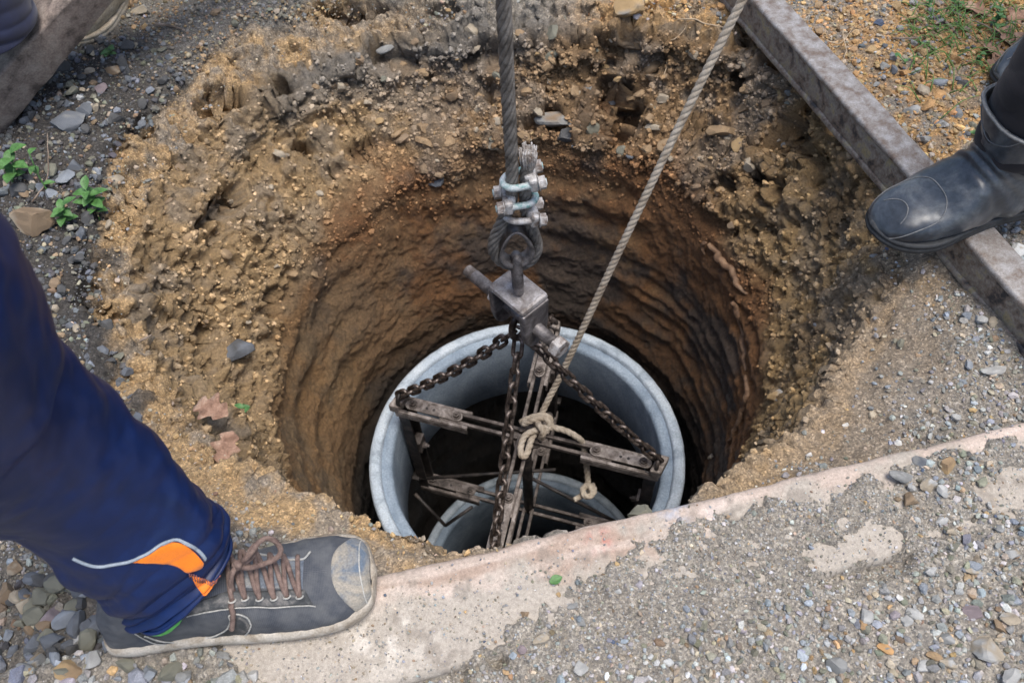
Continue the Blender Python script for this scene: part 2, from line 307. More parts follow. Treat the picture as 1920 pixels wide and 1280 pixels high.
C_DARK = np.array([.066, .061, .056]); C_OCH = np.array([.46, .315, .165]); C_TAN = np.array([.40, .30, .20]); C_GREY = np.array([.26, .245, .22]); C_BRN = np.array([.27, .17, .088])
C_RED = np.array([.22, .11, .048]); C_WET_SHADE = np.array([.085, .068, .056]); C_GRAV = np.array([.27, .245, .21]); C_ORA = np.array([.46, .28, .12]); C_YEL = np.array([.43, .285, .135])
LIPW = [(-180, .05), (-150, .07), (-120, .07), (-60, .05), (0, .03), (60, .03), (95, .06), (115, .09), (150, .07), (180, .05)]
BND = [(-180, .31), (-150, .31), (-90, .35), (-30, .36), (0, .28), (45, .205), (90, .175), (120, .215), (150, .27), (165, .295), (180, .31)]
def dband(deg, a, b, s=10):
    m = (deg-(a+b)/2+180) % 360-180; h = (b-a)/2; return sstep(h+s, h-s, np.abs(m))
def soil_color(p, deg, d):
    """d > 0: on the ground, that far from the lip; d < 0: below the lip"""
    x, y, z = p.T; n = len(p)
    n1 = fbm(p*7, 4, 51); n2 = fbm(p*22, 4, 52); n3 = fbm(p*60, 3, 53); n4 = fbm(p*4, 3, 54)
    c = np.tile(C_GRAV, (n, 1)); rough = np.full(n, .95)
    left = dband(deg, 135, 235, 12)
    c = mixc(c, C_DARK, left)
    tl = dband(deg, 95, 135, 12); c = mixc(c, C_GREY*.72, tl*.9); 
    nl = dband(deg, 205, 260, 10); c = mixc(c, C_TAN*.95, nl*sstep(.09, .03, d+n2*.03))
    c = mixc(c, C_GRAV*.75, nl*sstep(.05, .10, d+n2*.02)*.8)
    ur = dband(deg, 5, 75, 8); c = mixc(c, C_ORA, ur*sstep(-.4, .4, n2+.45+n1*.5)); c = mixc(c, C_GRAV*.8, ur*sstep(.1, .6, n2)*.7)
    rr = dband(deg, -62, 4, 8); c = mixc(c, np.array([.27, .22, .165]), rr*sstep(.16, .05, d+n2*.05)); c = mixc(c, C_OCH*.8, rr*sstep(.25, .7, n1+n2*.6)*.65*sstep(.15, .0, d))
    # ochre shoulder at the lip
    lw = sm(LIPW, deg); lipm = sstep(1.1, .75, d/lw+n1*.28+n2*.20)*np.maximum.reduce([dband(deg, 105, 255, 12)*1., dband(deg, -62, 70, 10)*.35])
    c = mixc(c, C_OCH, lipm*.9); c = mixc(c, C_GREY, lipm*sstep(-.25, .6, n2+n3*.4+n1*.4+.15*dband(deg, 100, 150, 15)-.2*dband(deg, 150, 215, 15))*.7); c = mixc(c, C_DARK*1.2, lipm*sstep(.25, .6, fbm(p*14, 4, 61))*dband(deg, 150, 215)*.85)
    # below the lip
    w = sstep(.0, -.015, d); h = -d
    k = mixc(np.tile(C_OCH*.95, (n, 1)), C_YEL, dband(deg, -60, 55, 15)); k = mixc(k, C_BRN*.95, dband(deg, 30, 112, 14)*.85)
    k = mixc(k, C_GREY*.95, sstep(-.25, .6, n2+n1*.6+.3*dband(deg, 95, 150, 15)*sstep(.15, .0, h))*sstep(.32, .05, h)*.5); k = mixc(k, C_TAN, sstep(.2, .9, n3+n2*.3)*.4)
    k = mixc(k, C_WET_SHADE, sstep(.25, .7, fbm(p*11, 3, 62))*dband(deg, -20, 100, 15)*.5)
    gr = dband(deg, 85, 135, 12)*sstep(.09, .0, h); k = mixc(k, C_GREY*.85, gr*.85)
    c = c*(1-w[:, None])+k*w[:, None]
    # the shaft, damp clay, with the shade of its depth painted in
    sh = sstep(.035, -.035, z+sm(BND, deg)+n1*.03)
    s = mixc(np.tile(C_RED, (n, 1)), C_WET_SHADE, sstep(-.15, .5, n1+n2*.35)*.9); s = mixc(s, C_BRN, sstep(.0, .7, n4+n3*.3)*.7); s = mixc(s, C_YEL*.8, dband(deg, 150, 300, 15)*.45)
    s = mixc(s, C_WET_SHADE*.35, sstep(-.50, -.75, z))  # painted shade: clay colour fades to near black down the shaft
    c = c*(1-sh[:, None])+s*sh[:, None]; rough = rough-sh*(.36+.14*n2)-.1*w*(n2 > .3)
    return np.c_[np.clip(c, .004, .9), np.clip(rough, .28, .97)]

# ------------------------------------------------------------ build ground and pit wall (one surface, cut at the lip)
NT = 1180
th = np.linspace(-np.pi, np.pi, NT, endpoint=False); deg1 = np.degrees(th); lr = lipr(th)
d_rows = np.r_[np.geomspace(40, .85, 22)[:-1], np.linspace(.85, .0, 205)]
TH = np.broadcast_to(th, (len(d_rows), NT)); R = lr[None]+d_rows[:, None]
X = OX+R*np.cos(TH); Y = OY+R*np.sin(TH)
D = np.broadcast_to(d_rows[:, None], X.shape)
Z = ground_z(X.ravel(), Y.ravel(), TH.ravel(), D.ravel()).reshape(X.shape)
Z[:18] *= .3
G = np.stack([X, Y, Z], -1)
h_rows = np.r_[np.linspace(0, .86, 312)[1:], np.linspace(.87, 2.0, 40)]
HH = np.broadcast_to(h_rows[:, None], (len(h_rows), NT)); TW = np.broadcast_to(th, HH.shape); DW = np.degrees(TW)
lz = Z[-1]
ZW = lz[None]-HH
rt = np.interp(-ZW, [0, .22, .40, .62, 1.0, 2.2], [.43, .424, .396, .366, .36, .36])+.022*np.sin(TW)*sstep(-.7, -.2, ZW)
HB = sm([(-180, .29), (-150, .21), (-120, .12), (-60, .14), (0, .27), (45, .18), (90, .12), (120, .19), (150, .26), (180, .29)], deg1)[None]
PW = sm([(-180, 1.6), (-150, 1.3), (-120, 1.), (-60, 1.), (0, 1.2), (45, 1.0), (90, 1.0), (120, 1.35), (150, 1.6), (180, 1.6)], deg1)[None]
g = np.clip(1-HH/HB, 0, 1)**PW
rt = rt+.028*dband(DW.ravel(), 130, 235, 25).reshape(HH.shape)*sstep(-.62, -.3, ZW)
RW = rt+(lr[None]-rt)*g
far = dband(DW.ravel(), 35, 140, 14).reshape(HH.shape)
RW += far*.034*gauss(HH, .085, .04)-far*.02*gauss(HH, .022, .02)
W = np.stack([OX+RW*np.cos(TW), OY+RW*np.sin(TW), ZW], -1)
A = np.concatenate([G, W]); nr = len(d_rows)
def normals(A):
    du = np.roll(A, -1, 1)-np.roll(A, 1, 1); dv = np.gradient(A, axis=0); n = np.cross(du, dv); n /= np.linalg.norm(n, axis=2)[..., None]+1e-12
    return n
hall = np.concatenate([np.broadcast_to(-d_rows[:, None], X.shape), HH])
degA = np.degrees(np.concatenate([TH, TW]))
SHW = sm([(-180, .09), (-150, .07), (-120, .04), (-60, .03), (0, .05), (30, .03), (75, .06), (110, .13), (150, .12), (180, .09)], deg1)[None]
amp = sstep(-1, -.35, hall/SHW)
p = A.reshape(-1, 3); zz = p[:, 2]; am = amp.ravel(); dg = degA.ravel()
sel = np.where(am > 0)[0]; ps = p[sel]; zs = zz[sel]; ds_ = dg[sel]
rough_up = sstep(-.05, .05, zs+sm(BND, ds_)+.03*fbm(ps*6, 2, 70)); near = dband(ds_, -140, -40, 15)
ns = normals(A).reshape(-1, 3)[sel]
sgn = np.sign((ns*np.c_[OX-ps[:, 0], OY-ps[:, 1], np.full(len(ps), .3)]).sum(1)).mean(); ns = ns*(1 if sgn > 0 else -1)
f1, f2, cid = worley(ps*34+fbm(ps*20, 2, 71)[:, None]*.35, 72); g1, g2, gid = worley(ps*85+fbm(ps*60, 2, 73)[:, None]*.4, 74)
q1, q2, qid = worley(ps*13+fbm(ps*9, 2, 75)[:, None]*.4, 76)
chunk = (cid-.5)*.020*sstep(.0, .14, f2-f1)+(gid-.5)*.010*sstep(.0, .16, g2-g1)+(qid-.5)*.017*sstep(.0, .16, q2-q1)
lump = (.55-f1)*.014*(.25+cid)+(.55-g1)*.009*(.2+gid)+(.5-q1)*.020*qid+chunk
cav = -.062*sstep(.10, .65, fbm(ps*np.array([13, 13, 22]), 3, 77))*dband(ds_, 20, 185, 15)*rough_up
rgh = lump*(.55+.45*dband(ds_, 15, 215, 20))+cav+.008*fbm(ps*110, 3, 78)+.020*fbm(ps*8, 3, 79)
smo = .0065*fbm(ps*13, 4, 80)+.0028*fbm(ps*85, 3, 81)+chunk*.08*sstep(-.2, .5, fbm(ps*7, 2, 87))+.0036*np.sin(zs*2*np.pi/.034+4.5*fbm(ps*5, 3, 82))*sstep(-.5, .3, fbm(ps*6, 2, 85))*dband(ds_, -75, 75, 20)+.008*fbm(ps*np.array([6, 6, 9]), 3, 86)+.0042*np.sin(zs*2*np.pi/.082+3.*fbm(ps*4, 3, 88))*sstep(-.6, .2, fbm(ps*5, 2, 89))
smo = smo-.010*dband(ds_, 84, 122, 6)*np.clip(np.sin(np.radians(ds_)*58+fbm(ps*8, 2, 84)), 0, 1)*gauss(zs, -.30, .07)
dis = rough_up*rgh*(1-.55*near)+(1-rough_up)*smo
p2 = p.copy(); p2[sel] += ns*(dis*am[sel])[:, None]
# keep the plank's bed clear
b_, u_, v_ = bare(p2[:, 0], p2[:, 1]); m = (v_ > -.012) & (v_ < .0) & (np.abs(u_) < .7) & (p2[:, 2] > -.02); p2[m, 2] = np.minimum(p2[m, 2], .004)
A = p2.reshape(A.shape)
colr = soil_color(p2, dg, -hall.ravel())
bq = bare(p2[:, 0], p2[:, 1]); gl = (hall.ravel() < 0) & (np.abs(bq[1]) < .9) & (bq[2] > 0)
fine = fbm(p2[gl]*40, 4, 90); colr[gl, :3] = mixc(np.tile(C_GRAV, (gl.sum(), 1)), np.array([.36, .33, .285]), .35+sstep(-.2, .6, fine)*.65)
I = grid_faces(A.shape[0], NT, True); cut = (nr-1)*NT
gf = I[:cut][:, ::-1]; wf = I[cut:][:, ::-1]-(nr-1)*NT
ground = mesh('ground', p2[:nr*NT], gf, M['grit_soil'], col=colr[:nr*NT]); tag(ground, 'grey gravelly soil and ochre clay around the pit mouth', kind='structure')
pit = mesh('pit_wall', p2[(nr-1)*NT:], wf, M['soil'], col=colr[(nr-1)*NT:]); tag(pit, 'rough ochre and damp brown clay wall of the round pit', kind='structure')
if ground.data.polygons[len(ground.data.polygons)//2].normal.z < 0: ground.data.flip_normals(); pit.data.flip_normals()
fl = lathe([(.45, -1.93), (.2, -1.95), (.0005, -1.95)], 48, (OX, OY, 0)); floor = mesh('pit_floor', fl[0], fl[1], M['soil'], col=np.tile(np.r_[C_WET_SHADE*.35, .7], (len(fl[0]), 1)))  # floor colour carries the same painted depth shade as the lower wall
tag(floor, 'clay at the bottom of the pit with its deep shade painted in', kind='structure')
WALL = A[nr-1:]; WN = normals(WALL); WN = WN*(1 if ((WN*np.array([0, 0, 0])+WN*(np.array([OX, OY, 0])-WALL)*np.array([1, 1, 0])).sum() > 0) else -1)

#@@OBJECTS
AX = np.array([OX, OY, 0.])
EZ = np.array([0, 0, 1.])
# ------------------------------------------------------------ concrete rings
def ring(z, h, label):
    R = .32; t = thing('concrete_ring', label, 'pipe ring', (OX, OY, z-h), 'concrete rings in the shaft')
    def rough(V, a): return V+np.c_[fbm(V*60, 3, 11), fbm(V*60, 3, 12), fbm(V*60, 3, 13)]*a*.6
    V, F_ = lathe([(R-.004, -h), (R, -h+.006), (R, -.12), (R+.001, -.01), (R-.001, -.003), (R-.006, 0), (R-.019, .001), (R-.0225, -.002), (R-.024, -.010)], 420, (OX, OY, z))
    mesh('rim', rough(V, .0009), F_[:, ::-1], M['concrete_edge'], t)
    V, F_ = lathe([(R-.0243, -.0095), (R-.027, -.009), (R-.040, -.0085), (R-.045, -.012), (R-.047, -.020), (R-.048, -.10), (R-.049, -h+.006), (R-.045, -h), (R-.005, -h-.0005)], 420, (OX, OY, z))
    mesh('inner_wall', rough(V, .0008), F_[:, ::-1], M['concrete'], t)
    return t
ring(-.614, .228, 'pale grey concrete ring hanging on the steel lifting frame in the pit')
ring(-1.387, .40, 'lower concrete ring already set deep at the bottom of the shaft')

# ------------------------------------------------------------ steel lifting frame
fr = thing('lifting_clamp', 'rusty bolted steel cross frame gripping the inside of the upper concrete ring', 'lifting clamp', (OX, OY, -.95))
def bolt(c, axis, r, parent, name='bolt', mat='rust'):
    axis = norm(axis); mb = MB(); mb.add(*cyl(c, c+axis*.0025, r*1.35, 18)).add(*hexnut(c+axis*.0055, axis, r, .006)).add(*cyl(c+axis*.008, c+axis*.013, r*.5, 10))
    return mb.build(name, M[mat], parent, False)
def arm(a, z, top=True, reach=.268, dz=0.):
    e = np.array([math.cos(a), math.sin(a), 0]); s = np.array([-e[1], e[0], 0]); c = AX+EZ*(z+dz)
    light, mid = (M['rust_light'], M['rust']) if top else (M['rust'], M['rust'])
    for k in (-1, 1):
        MB().add(*boxv(c+e*.089+s*.0095*k, e, s, EZ, .172, .0070, .010)).build('rod', mid, fr, False, .0012)
    for k in (-1, 1):
        mb = MB().add(*boxv(c+e*(.115+reach)/2+s*.0165*k+EZ*.002, e, s, EZ, reach-.115, .007, .0045)).add(*boxv(c+e*(.115+reach)/2+s*.0188*k-EZ*.0085, e, s, EZ, reach-.115, .0034, .0165))
        mb.build('angle_bar', light, fr, False, .001)
    pl = MB(); L0, L1 = .140, .240; n = 10; o = []
    for i in range(n+1): t = math.pi/2-math.pi*i/n; o.append(c+e*(L1+.0105*math.cos(t))+s*.0105*math.sin(t))
    for i in range(n+1): t = -math.pi/2-math.pi*i/n; o.append(c+e*(L0+.0105*math.cos(t))+s*.0105*math.sin(t))
    o = np.array(o); m = len(o); V = np.concatenate([o+EZ*.0055, o+EZ*.0100]); pl.add(V, [tuple(range(m))[::-1], tuple(range(m, 2*m))]+[(i, (i+1) % m, m+(i+1) % m, m+i) for i in range(m)])
    sp = pl.build('splice_plate', light, fr, False, .0008)
    for L in (L0+.002, L1-.006): bolt(c+e*L+EZ*.0101, EZ, .0068, sp)
    for q in (.19, .205): MB().add(*cyl(c+e*q+EZ*.0099, c+e*q+EZ*.0104, .003, 10)).build('hole', M['rust_dark'], sp, False)
    return e, s, c
ZT, ZL = -.545, -.905
for i, a in enumerate((-19.5, 74.5, 160, 254)):
    a = math.radians(a); e, s, c = arm(a, ZT, True, .268, .0045*(i % 2))
    tie = AX+e*.258
    leg = MB().add(*boxv(tie+e*.004+EZ*(ZT+ZL)/2, e, s, EZ, .005, .034, ZT-ZL+.015))
    for k in (-1, 1): leg.add(*boxv(tie-e*.008+s*.0155*k+EZ*(ZT+ZL)/2, e, s, EZ, .019, .004, ZT-ZL+.012))
    lg = leg.build('leg', M['rust_dark'], fr, False, .001)
    MB().add(*boxv(tie-e*.014+EZ*(ZT-.16), e, s, EZ, .018, .028, .045)).build('leg_bracket', M['rust'], lg, False, .002)
    bolt(tie-e*.0235+EZ*(ZT-.165), -e, .006, lg)
    MB().add(*boxv(tie+e*.006+EZ*(ZT+.008), e, norm(s+e*.25), EZ, .022, .042, .026)).build('end_cap', M['rust_light'], fr, False, .004)
    lug = tube(np.array([tie+e*.002+EZ*(ZT+.022)+s*.013*math.cos(t)+EZ*.016*math.sin(t) for t in np.linspace(0, 2*np.pi, 24, endpoint=False)]), .0042, 8, True); MB().add(*lug).build('chain_lug', M['rust_dark'], fr)
    arm(a, ZL, False, .26, .0045*(i % 2))
    shoe_ = MB().add(*boxv(AX+e*.272+EZ*(ZL+.045), e, s, EZ, .03, .05, .012)).build('foot_plate', M['rust_dark'], fr, False, .002)
MB().add(*boxv(AX+EZ*(ZT-.010), norm((1, .1, 0)), norm((-.1, 1, 0)), EZ, .05, .05, .006)).build('hub_plate', M['rust'], fr, False, .001)
MB().add(*cyl(AX+EZ*(ZT-.004), AX+EZ*(ZL-.01), .011, 16)).build('centre_post', M['rust_dark'], fr, True)
for a_, b_ in ((at(785, 897, -.86), at(1042, 880, -.80)), (at(975, 885, -.80), at(1155, 978, -.88)), (at(778, 925, -.88), at(835, 985, -.95)), (at(835, 985, -.95), at(885, 950, -.90))):
    MB().add(*cyl(a_, b_, .0042, 10)).build('tie_rod', M['rust_dark'], fr, True)

# ------------------------------------------------------------ hoist line: wire rope, thimble, clips, link, clevis
E1 = norm((1, .10, 0)); E2 = np.array([-E1[1], E1[0], 0])
wr = thing('wire_rope', 'thick twisted steel hoisting cable with a spliced eye over the pit', 'cable', AX+EZ*-.03)
live = [AX+EZ*z for z in np.linspace(2.6, .24, 12)]+[AX+EZ*.17, AX+EZ*.115-E1*.004, AX+EZ*.080-E1*.018, AX+EZ*.040-E1*.031, AX+EZ*.006-E1*.026, AX-EZ*.014-E1*.004, AX-EZ*.010+E1*.018, AX+EZ*.016+E1*.030, AX+EZ*.050+E1*.026, AX+EZ*.085+E1*.018, AX+EZ*.12+E1*.0155, AX+EZ*.165+E1*.018, AX+EZ*.190+E1*.021]
path = resample(live, step=.004)
for V, F_ in strands(path, .0088, 6, .085, 7, .40): MB().add(V, F_).build('strand', M['wire'], wr)
MB().add(*tube(path, .0048, 8)).build('core', M['wire'], wr)
end = path[-1]
for k in range(60):
    a = rng.uniform(0, 6.28); q = math.sqrt(rng.uniform(0, 1))*.0105; o = E1*q*math.cos(a)+E2*q*math.sin(a)
    MB().add(*tube(np.array([end+o*.8-EZ*.012, end+o, end+o*(1.05+.15*rng.random())+EZ*(.012+.010*rng.random())]), .0011, 5)).build('frayed_wire', M['clip'], wr)
th_ = np.linspace(0, 2*np.pi, 60, endpoint=False)
tear = np.array([AX+E1*.0205*math.sin(t)*(1-.28*math.cos(t))+EZ*(.031-.036*math.cos(t)*-1.0) for t in th_])
T_, S_, B_ = frames(tear, True)
tm = []
for p_ in tear:
    o = norm(p_-(AX+EZ*.031)); tm += [p_+E2*.011+o*.004, p_+E2*.0085-o*.001, p_-E2*.0085-o*.001, p_-E2*.011+o*.004]
fs = [(i*4+j, i*4+j+1, ((i+1) % 60)*4+j+1, ((i+1) % 60)*4+j) for i in range(60) for j in range(3)]
thm = mesh('thimble', tm, fs, M['steel']); md = thm.modifiers.new('s', 'SOLIDIFY'); md.thickness = .0025
tag(thm, 'grey steel thimble lining the eye of the hoisting cable', 'thimble')
CL = ['topmost wire rope clip under the frayed cable end, nuts to the right', 'middle wire rope clip on the cable with its two nuts to the left', 'lowest wire rope clip just above the cable eye, nuts to the right']
for i, (z, sd) in enumerate(((.158, 1), (.124, -1), (.094, 1))):
    c = AX+EZ*z+E1*.0085; t = thing('wire_rope_clip', CL[i], 'rope clip', c, 'clips clamping the cable eye'); ax = norm(E1*sd+EZ*(.12-.1*i)); up_ = norm(EZ-ax*(EZ@ax))
    mb = MB().add(*boxv(c+ax*.017, ax, E2, up_, .012, .040, .022)).add(*boxv(c+ax*.0125, ax, E2, up_, .012, .026, .026))
    mb.build('saddle', M['clip'], t, False, .004)
    U = [c+ax*.034+E2*.0145, c+ax*.0+E2*.0145, c-ax*.012+E2*.0125, c-ax*.0195+E2*.006, c-ax*.021, c-ax*.0195-E2*.006, c-ax*.012-E2*.0125, c-E2*.0145, c+ax*.034-E2*.0145]
    MB().add(*tube(resample(U, n=40), .0048, 9)).build('u_bolt', M['clip_teal' if i < 2 else 'clip'], t)
    for k in (-1, 1):
        MB().add(*hexnut(c+ax*.0275+E2*.0145*k, ax, .0092, .010)).add(*cyl(c+ax*.023+E2*.0145*k, c+ax*.0245+E2*.0145*k, .0105, 16)).build('nut', M['clip'], t, False, .002)
lk = np.array([AX+E2*.013*math.cos(t)+EZ*(-.035+.040*math.sin(t)) for t in np.linspace(0, 2*np.pi, 40, endpoint=False)])
tag(MB().add(*tube(lk, .0078, 12, True)).build('lifting_link', M['steel']), 'worn oval steel link joining the cable eye to the clevis', 'link')
cv = thing('clevis', 'heavy bent steel plate clevis with a long bolt below the cable eye', 'clevis', AX-EZ*.18)
BD = norm((.644, -.765, 0)); BS = np.array([-BD[1], BD[0], 0]); CC = AX+EZ*-.082
def cplate(k):
    # rounded plate hanging from the bent top
    o = []; w_, h_ = .027, .100
    prof = [(-w_, 0), (w_, 0), (w_*.95, -h_*.55)]+[(w_*.8*math.cos(t), -h_*.72+w_*.85*math.sin(t)) for t in np.linspace(-.2, -math.pi+.2, 10)]+[(-w_*.95, -h_*.55)]
    m = len(prof); V = [CC+BD*(k*.034+q)+BS*x+EZ*(y-.001) for q in (-.006, .006) for x, y in prof]
    MB().add(V, [tuple(range(m))[::-1], tuple(range(m, 2*m))]+[(i, (i+1) % m, m+(i+1) % m, m+i) for i in range(m)]).build('side_plate', M['steel'], cv, False, .003)
cplate(1); cplate(-1)
MB().add(*boxv(CC+EZ*.004, BD, BS, EZ, .078, .056, .013)).build('top_plate', M['steel_pale'], cv, False, .006)
bo = MB().add(*cyl(CC-BD*.105-EZ*.052, CC+BD*.085-EZ*.052, .0105, 20)).build('clevis_bolt', M['steel'], cv, True); bo.data.polygons.foreach_set('use_smooth', [True]*20+[False]*2)
MB().add(*hexnut(CC+BD*.088-EZ*.052, BD, .0175, .016)).build('bolt_head', M['clip'], bo, False, .0015)
MB().add(*hexnut(CC-BD*.050-EZ*.052, BD, .0165, .016)).build('bolt_nut', M['clip'], bo, False, .0015)
MB().add(*cyl(CC-BD*.122-EZ*.052, CC-BD*.058-EZ*.052, .0098, 16)).build('bolt_shank', M['rust_light'], bo, True)

# chains
def link_mesh(L=.0225, wd=.0100, r=.0036):
    q = []; n = 7
    for t in np.linspace(-math.pi/2, math.pi/2, n): q.append((L/2-.001+wd*.8*math.cos(t)*.75, wd*.78*math.sin(t), 0))
    for t in np.linspace(math.pi/2, 3*math.pi/2, n): q.append((-L/2+.001+wd*.8*math.cos(t)*.75, wd*.78*math.sin(t), 0))
    V, F_ = tube(np.array(q), r, 8, True); me = bpy.data.meshes.new('link'); me.from_pydata(V.tolist(), [], F_); me.update(); me.materials.append(M['chain'])
    me.polygons.foreach_set('use_smooth', [True]*len(me.polygons)); return me
LM = link_mesh()
def chain(a, b, label, sag=.0, roll=0.):
    a, b = np.asarray(a), np.asarray(b); n = int(np.linalg.norm(b-a)/.0262)+1; t = thing('chain', label, 'chain', a, 'chains from the clevis to the frame arms')
    pts = [a+(b-a)*q+EZ*-sag*4*q*(1-q) for q in np.linspace(0, 1, n+1)]
    for i in range(n):
        d, s, u_ = frame(pts[i+1]-pts[i]); an = roll+(i % 2)*math.pi/2+rng.normal(0, .12); s2 = s*math.cos(an)+u_*math.sin(an); u2 = np.cross(d, s2); L = np.linalg.norm(pts[i+1]-pts[i])
        o = bpy.data.objects.new('link', LM); COL.link(o); o.parent = t; c = (pts[i]+pts[i+1])/2-a
        o.matrix_local = Matrix(((d[0], s2[0], u2[0], c[0]), (d[1], s2[1], u2[1], c[1]), (d[2], s2[2], u2[2], c[2]), (0, 0, 0, 1)))
hub = CC-EZ*.055
mr = np.array([hub-EZ*.030+BS*.017*math.cos(t)+EZ*.030*math.sin(t) for t in np.linspace(0, 2*np.pi, 36, endpoint=False)])
tag(MB().add(*tube(mr, .006, 10, True)).build('master_link', M['chain']), 'dark oval ring on the clevis bolt gathering the chains', 'ring')
CLB = ['dark chain running from the clevis to the right arm of the frame', 'short chain from the clevis bolt to the far upright arm', 'dark chain running from the clevis to the left arm of the frame', 'long chain hanging in front of the frame to its nearest arm']
for a, lb, off, sg in zip((-19.5, 74.5, 160, 254), CLB, (.012, .012, -.010, 0), (.012, .02, .018, .006)):
    a = math.radians(a); e = np.array([math.cos(a), math.sin(a), 0]); chain(hub-EZ*.055+e*.012, AX+e*.262+EZ*(ZT+.034), lb, sg, rng.uniform(0, .5))

# ------------------------------------------------------------ fibre rope with its knot
def rope(parent, pts, R=.0066, name='strand', pitch=.036):
    for V, F_ in strands(resample(pts, step=.0035), R, 3, pitch, 10, .66): MB().add(V, F_).build(name, M['rope'], parent)
fb = thing('fibre_rope', 'thick beige twisted rope tied around the middle of the steel frame', 'rope', AX+EZ*ZT)
kz = ZT+.03
k0 = at(1003, 788, kz+.01)
top = CAM+(FW+RT*(432/FPX)+UPV*(640/FPX))*1.13
dirr = norm(top-at(1035, 700, kz+.10))
rope(fb, [top+dirr*1.2, top, (top*.5+at(1040, 715, kz+.085)*.5), at(1058, 690, kz+.10), at(1030, 745, kz+.03), at(1012, 782, kz-.008), at(1000, 800, kz-.03)])
kn = thing('rope_knot', 'lumpy beige rope knot with a hanging bight at the crossing of the frame', 'knot', AX+EZ*(kz-.02))
rope(kn, [at(x, y, kz+z) for x, y, z in ((980, 795, .0), (1000, 787, .014), (1018, 783, .016), (1030, 792, .010), (1026, 806, .0), (1010, 812, -.002))])
rope(kn, [at(x, y, kz+z) for x, y, z in ((1008, 783, -.012), (1010, 796, .016), (1018, 806, .022), (1018, 815, .012), (1014, 822, -.012))])
rope(kn, [at(x, y, kz+z) for x, y, z in ((1016, 806, .0), (1000, 808, .008), (985, 816, .008), (978, 830, .004), (976, 845, .0), (979, 856, -.002), (987, 852, -.002), (992, 838, .0), (997, 822, .0), (1004, 812, -.006))])
rope(kn, [at(x, y, kz+z) for x, y, z in ((976, 792, -.006), (992, 784, .004), (1014, 779, .004), (1030, 783, -.002), (1033, 798, -.008))])
tl_ = thing('rope_tail', 'loose rope end laid over the right arm, ending in a small knot', 'rope', AX+EZ*(kz-.1))
rope(tl_, [at(x, y, kz+z) for x, y, z in ((1016, 802, .002), (1040, 802, .004), (1062, 808, .0), (1080, 818, -.008), (1092, 830, -.03), (1098, 860, -.08), (1101, 885, -.11), (1103, 908, -.13), (1106, 922, -.14))])
rope(tl_, [at(x, y, kz-.135+z) for x, y, z in ((1110, 908, .0), (1114, 920, .008), (1106, 930, .01), (1096, 928, .008), (1093, 917, .006), (1100, 910, .01), (1109, 914, .012), (1110, 926, .004))])
rope(tl_, [at(x, y, kz-.14+z) for x, y, z in ((1094, 924, .0), (1086, 932, 0), (1076, 936, 0))], .006)

# ------------------------------------------------------------ plank and rails
def prism(P0, d, n, L0, L1, prof, name, mat, parent=None, seg=60, amp=.0015, seed=1, smooth=True):
    """sweep a closed profile (n-coordinate, z) along d"""
    prof = np.asarray(prof, float); m = len(prof); q = np.linspace(L0, L1, seg); V = []
    for t in q: V += [np.r_[P0+d*t+n*a, b] for a, b in prof]
    V = np.array(V); V += np.c_[fbm(V*25, 3, seed), fbm(V*25, 3, seed+1), fbm(V*25, 3, seed+2)]*amp
    F_ = [(i*m+j, i*m+(j+1) % m, (i+1)*m+(j+1) % m, (i+1)*m+j) for i in range(seg-1) for j in range(m)]+[tuple(range(m))[::-1], tuple(range((seg-1)*m, seg*m))]
    return MB().add(V, F_).build(name, mat, parent, smooth)
def rrect(a0, a1, b0, b1, r, n=5):
    o = []
    for cx, cy, s in ((a1-r, b1-r, 0), (a0+r, b1-r, 1), (a0+r, b0+r, 2), (a1-r, b0+r, 3)):
        for t in np.linspace(0, math.pi/2, n): o.append((cx+r*math.cos(t+s*math.pi/2), cy+r*math.sin(t+s*math.pi/2)))
    return o
pk = prism(PL_0, PL_D, PL_N, -.57, .75, [(a, b_) for a, b_ in rrect(0, PL_W, -.022, PL_TOP, .012, 6)[:6]]+[(a, PL_TOP) for a in np.linspace(PL_W-.014, .014, 28)]+rrect(0, PL_W, -.022, PL_TOP, .012, 6)[6:], 'plank', M['wood'], seg=420, amp=.0020, seed=5)
pv = np.array([v.co[:] for v in pk.data.vertices]); u_, v_ = plank_uv(pv[:, 0], pv[:, 1])
lng = P3(u_*7, v_*90, 0); gr_ = fbm(lng, 4, 61); wood = mixc(np.tile([.45, .365, .305], (len(pv), 1)), [.34, .255, .20], sstep(.0, .7, gr_)); wood = mixc(wood, [.56, .46, .395], sstep(.1, .8, fbm(P3(u_*12, v_*40, 4), 4, 62)))
wood = mixc(wood, [.55, .10, .08], gauss(np.hypot(u_-(-.146), (v_-.022)*1.0), 0, .012)*sstep(-.1, .5, fbm(pv*180, 3, 63))*.55)
wood = mixc(wood, [.33, .36, .42], gauss(u_, -.05, .03)*sstep(.1, .6, fbm(pv*70, 3, 64))*.7)
dust = sstep(-.022, .004, v_-np.interp(u_, [-.75, -.5, -.42, -.33, -.26, -.12, .1, .4], [-.05, -.02, .03, .045, .05, .045, .03, .02])+.03*fbm(pv*16, 4, 65)+.008*fbm(pv*90, 3, 66))
wood = mixc(wood, [.36, .322, .272], dust*.92); wood = mixc(wood, [.62, .57, .50], gauss(u_, -.40, .05)*gauss(v_, .075, .03)*sstep(.0, .5, fbm(pv*60, 4, 67))*.8); wood = mixc(wood, [.20, .17, .14], sstep(.45, .75, fbm(pv*55, 3, 68))*.5)
ca = pk.data.color_attributes.new('Col', 'FLOAT_COLOR', 'POINT'); ca.data.foreach_set('color', np.c_[np.clip(wood, 0, 1), np.ones(len(pv))].ravel())
tag(pk, 'worn pinkish wooden plank half buried in gravel along the near edge of the pit', 'plank')
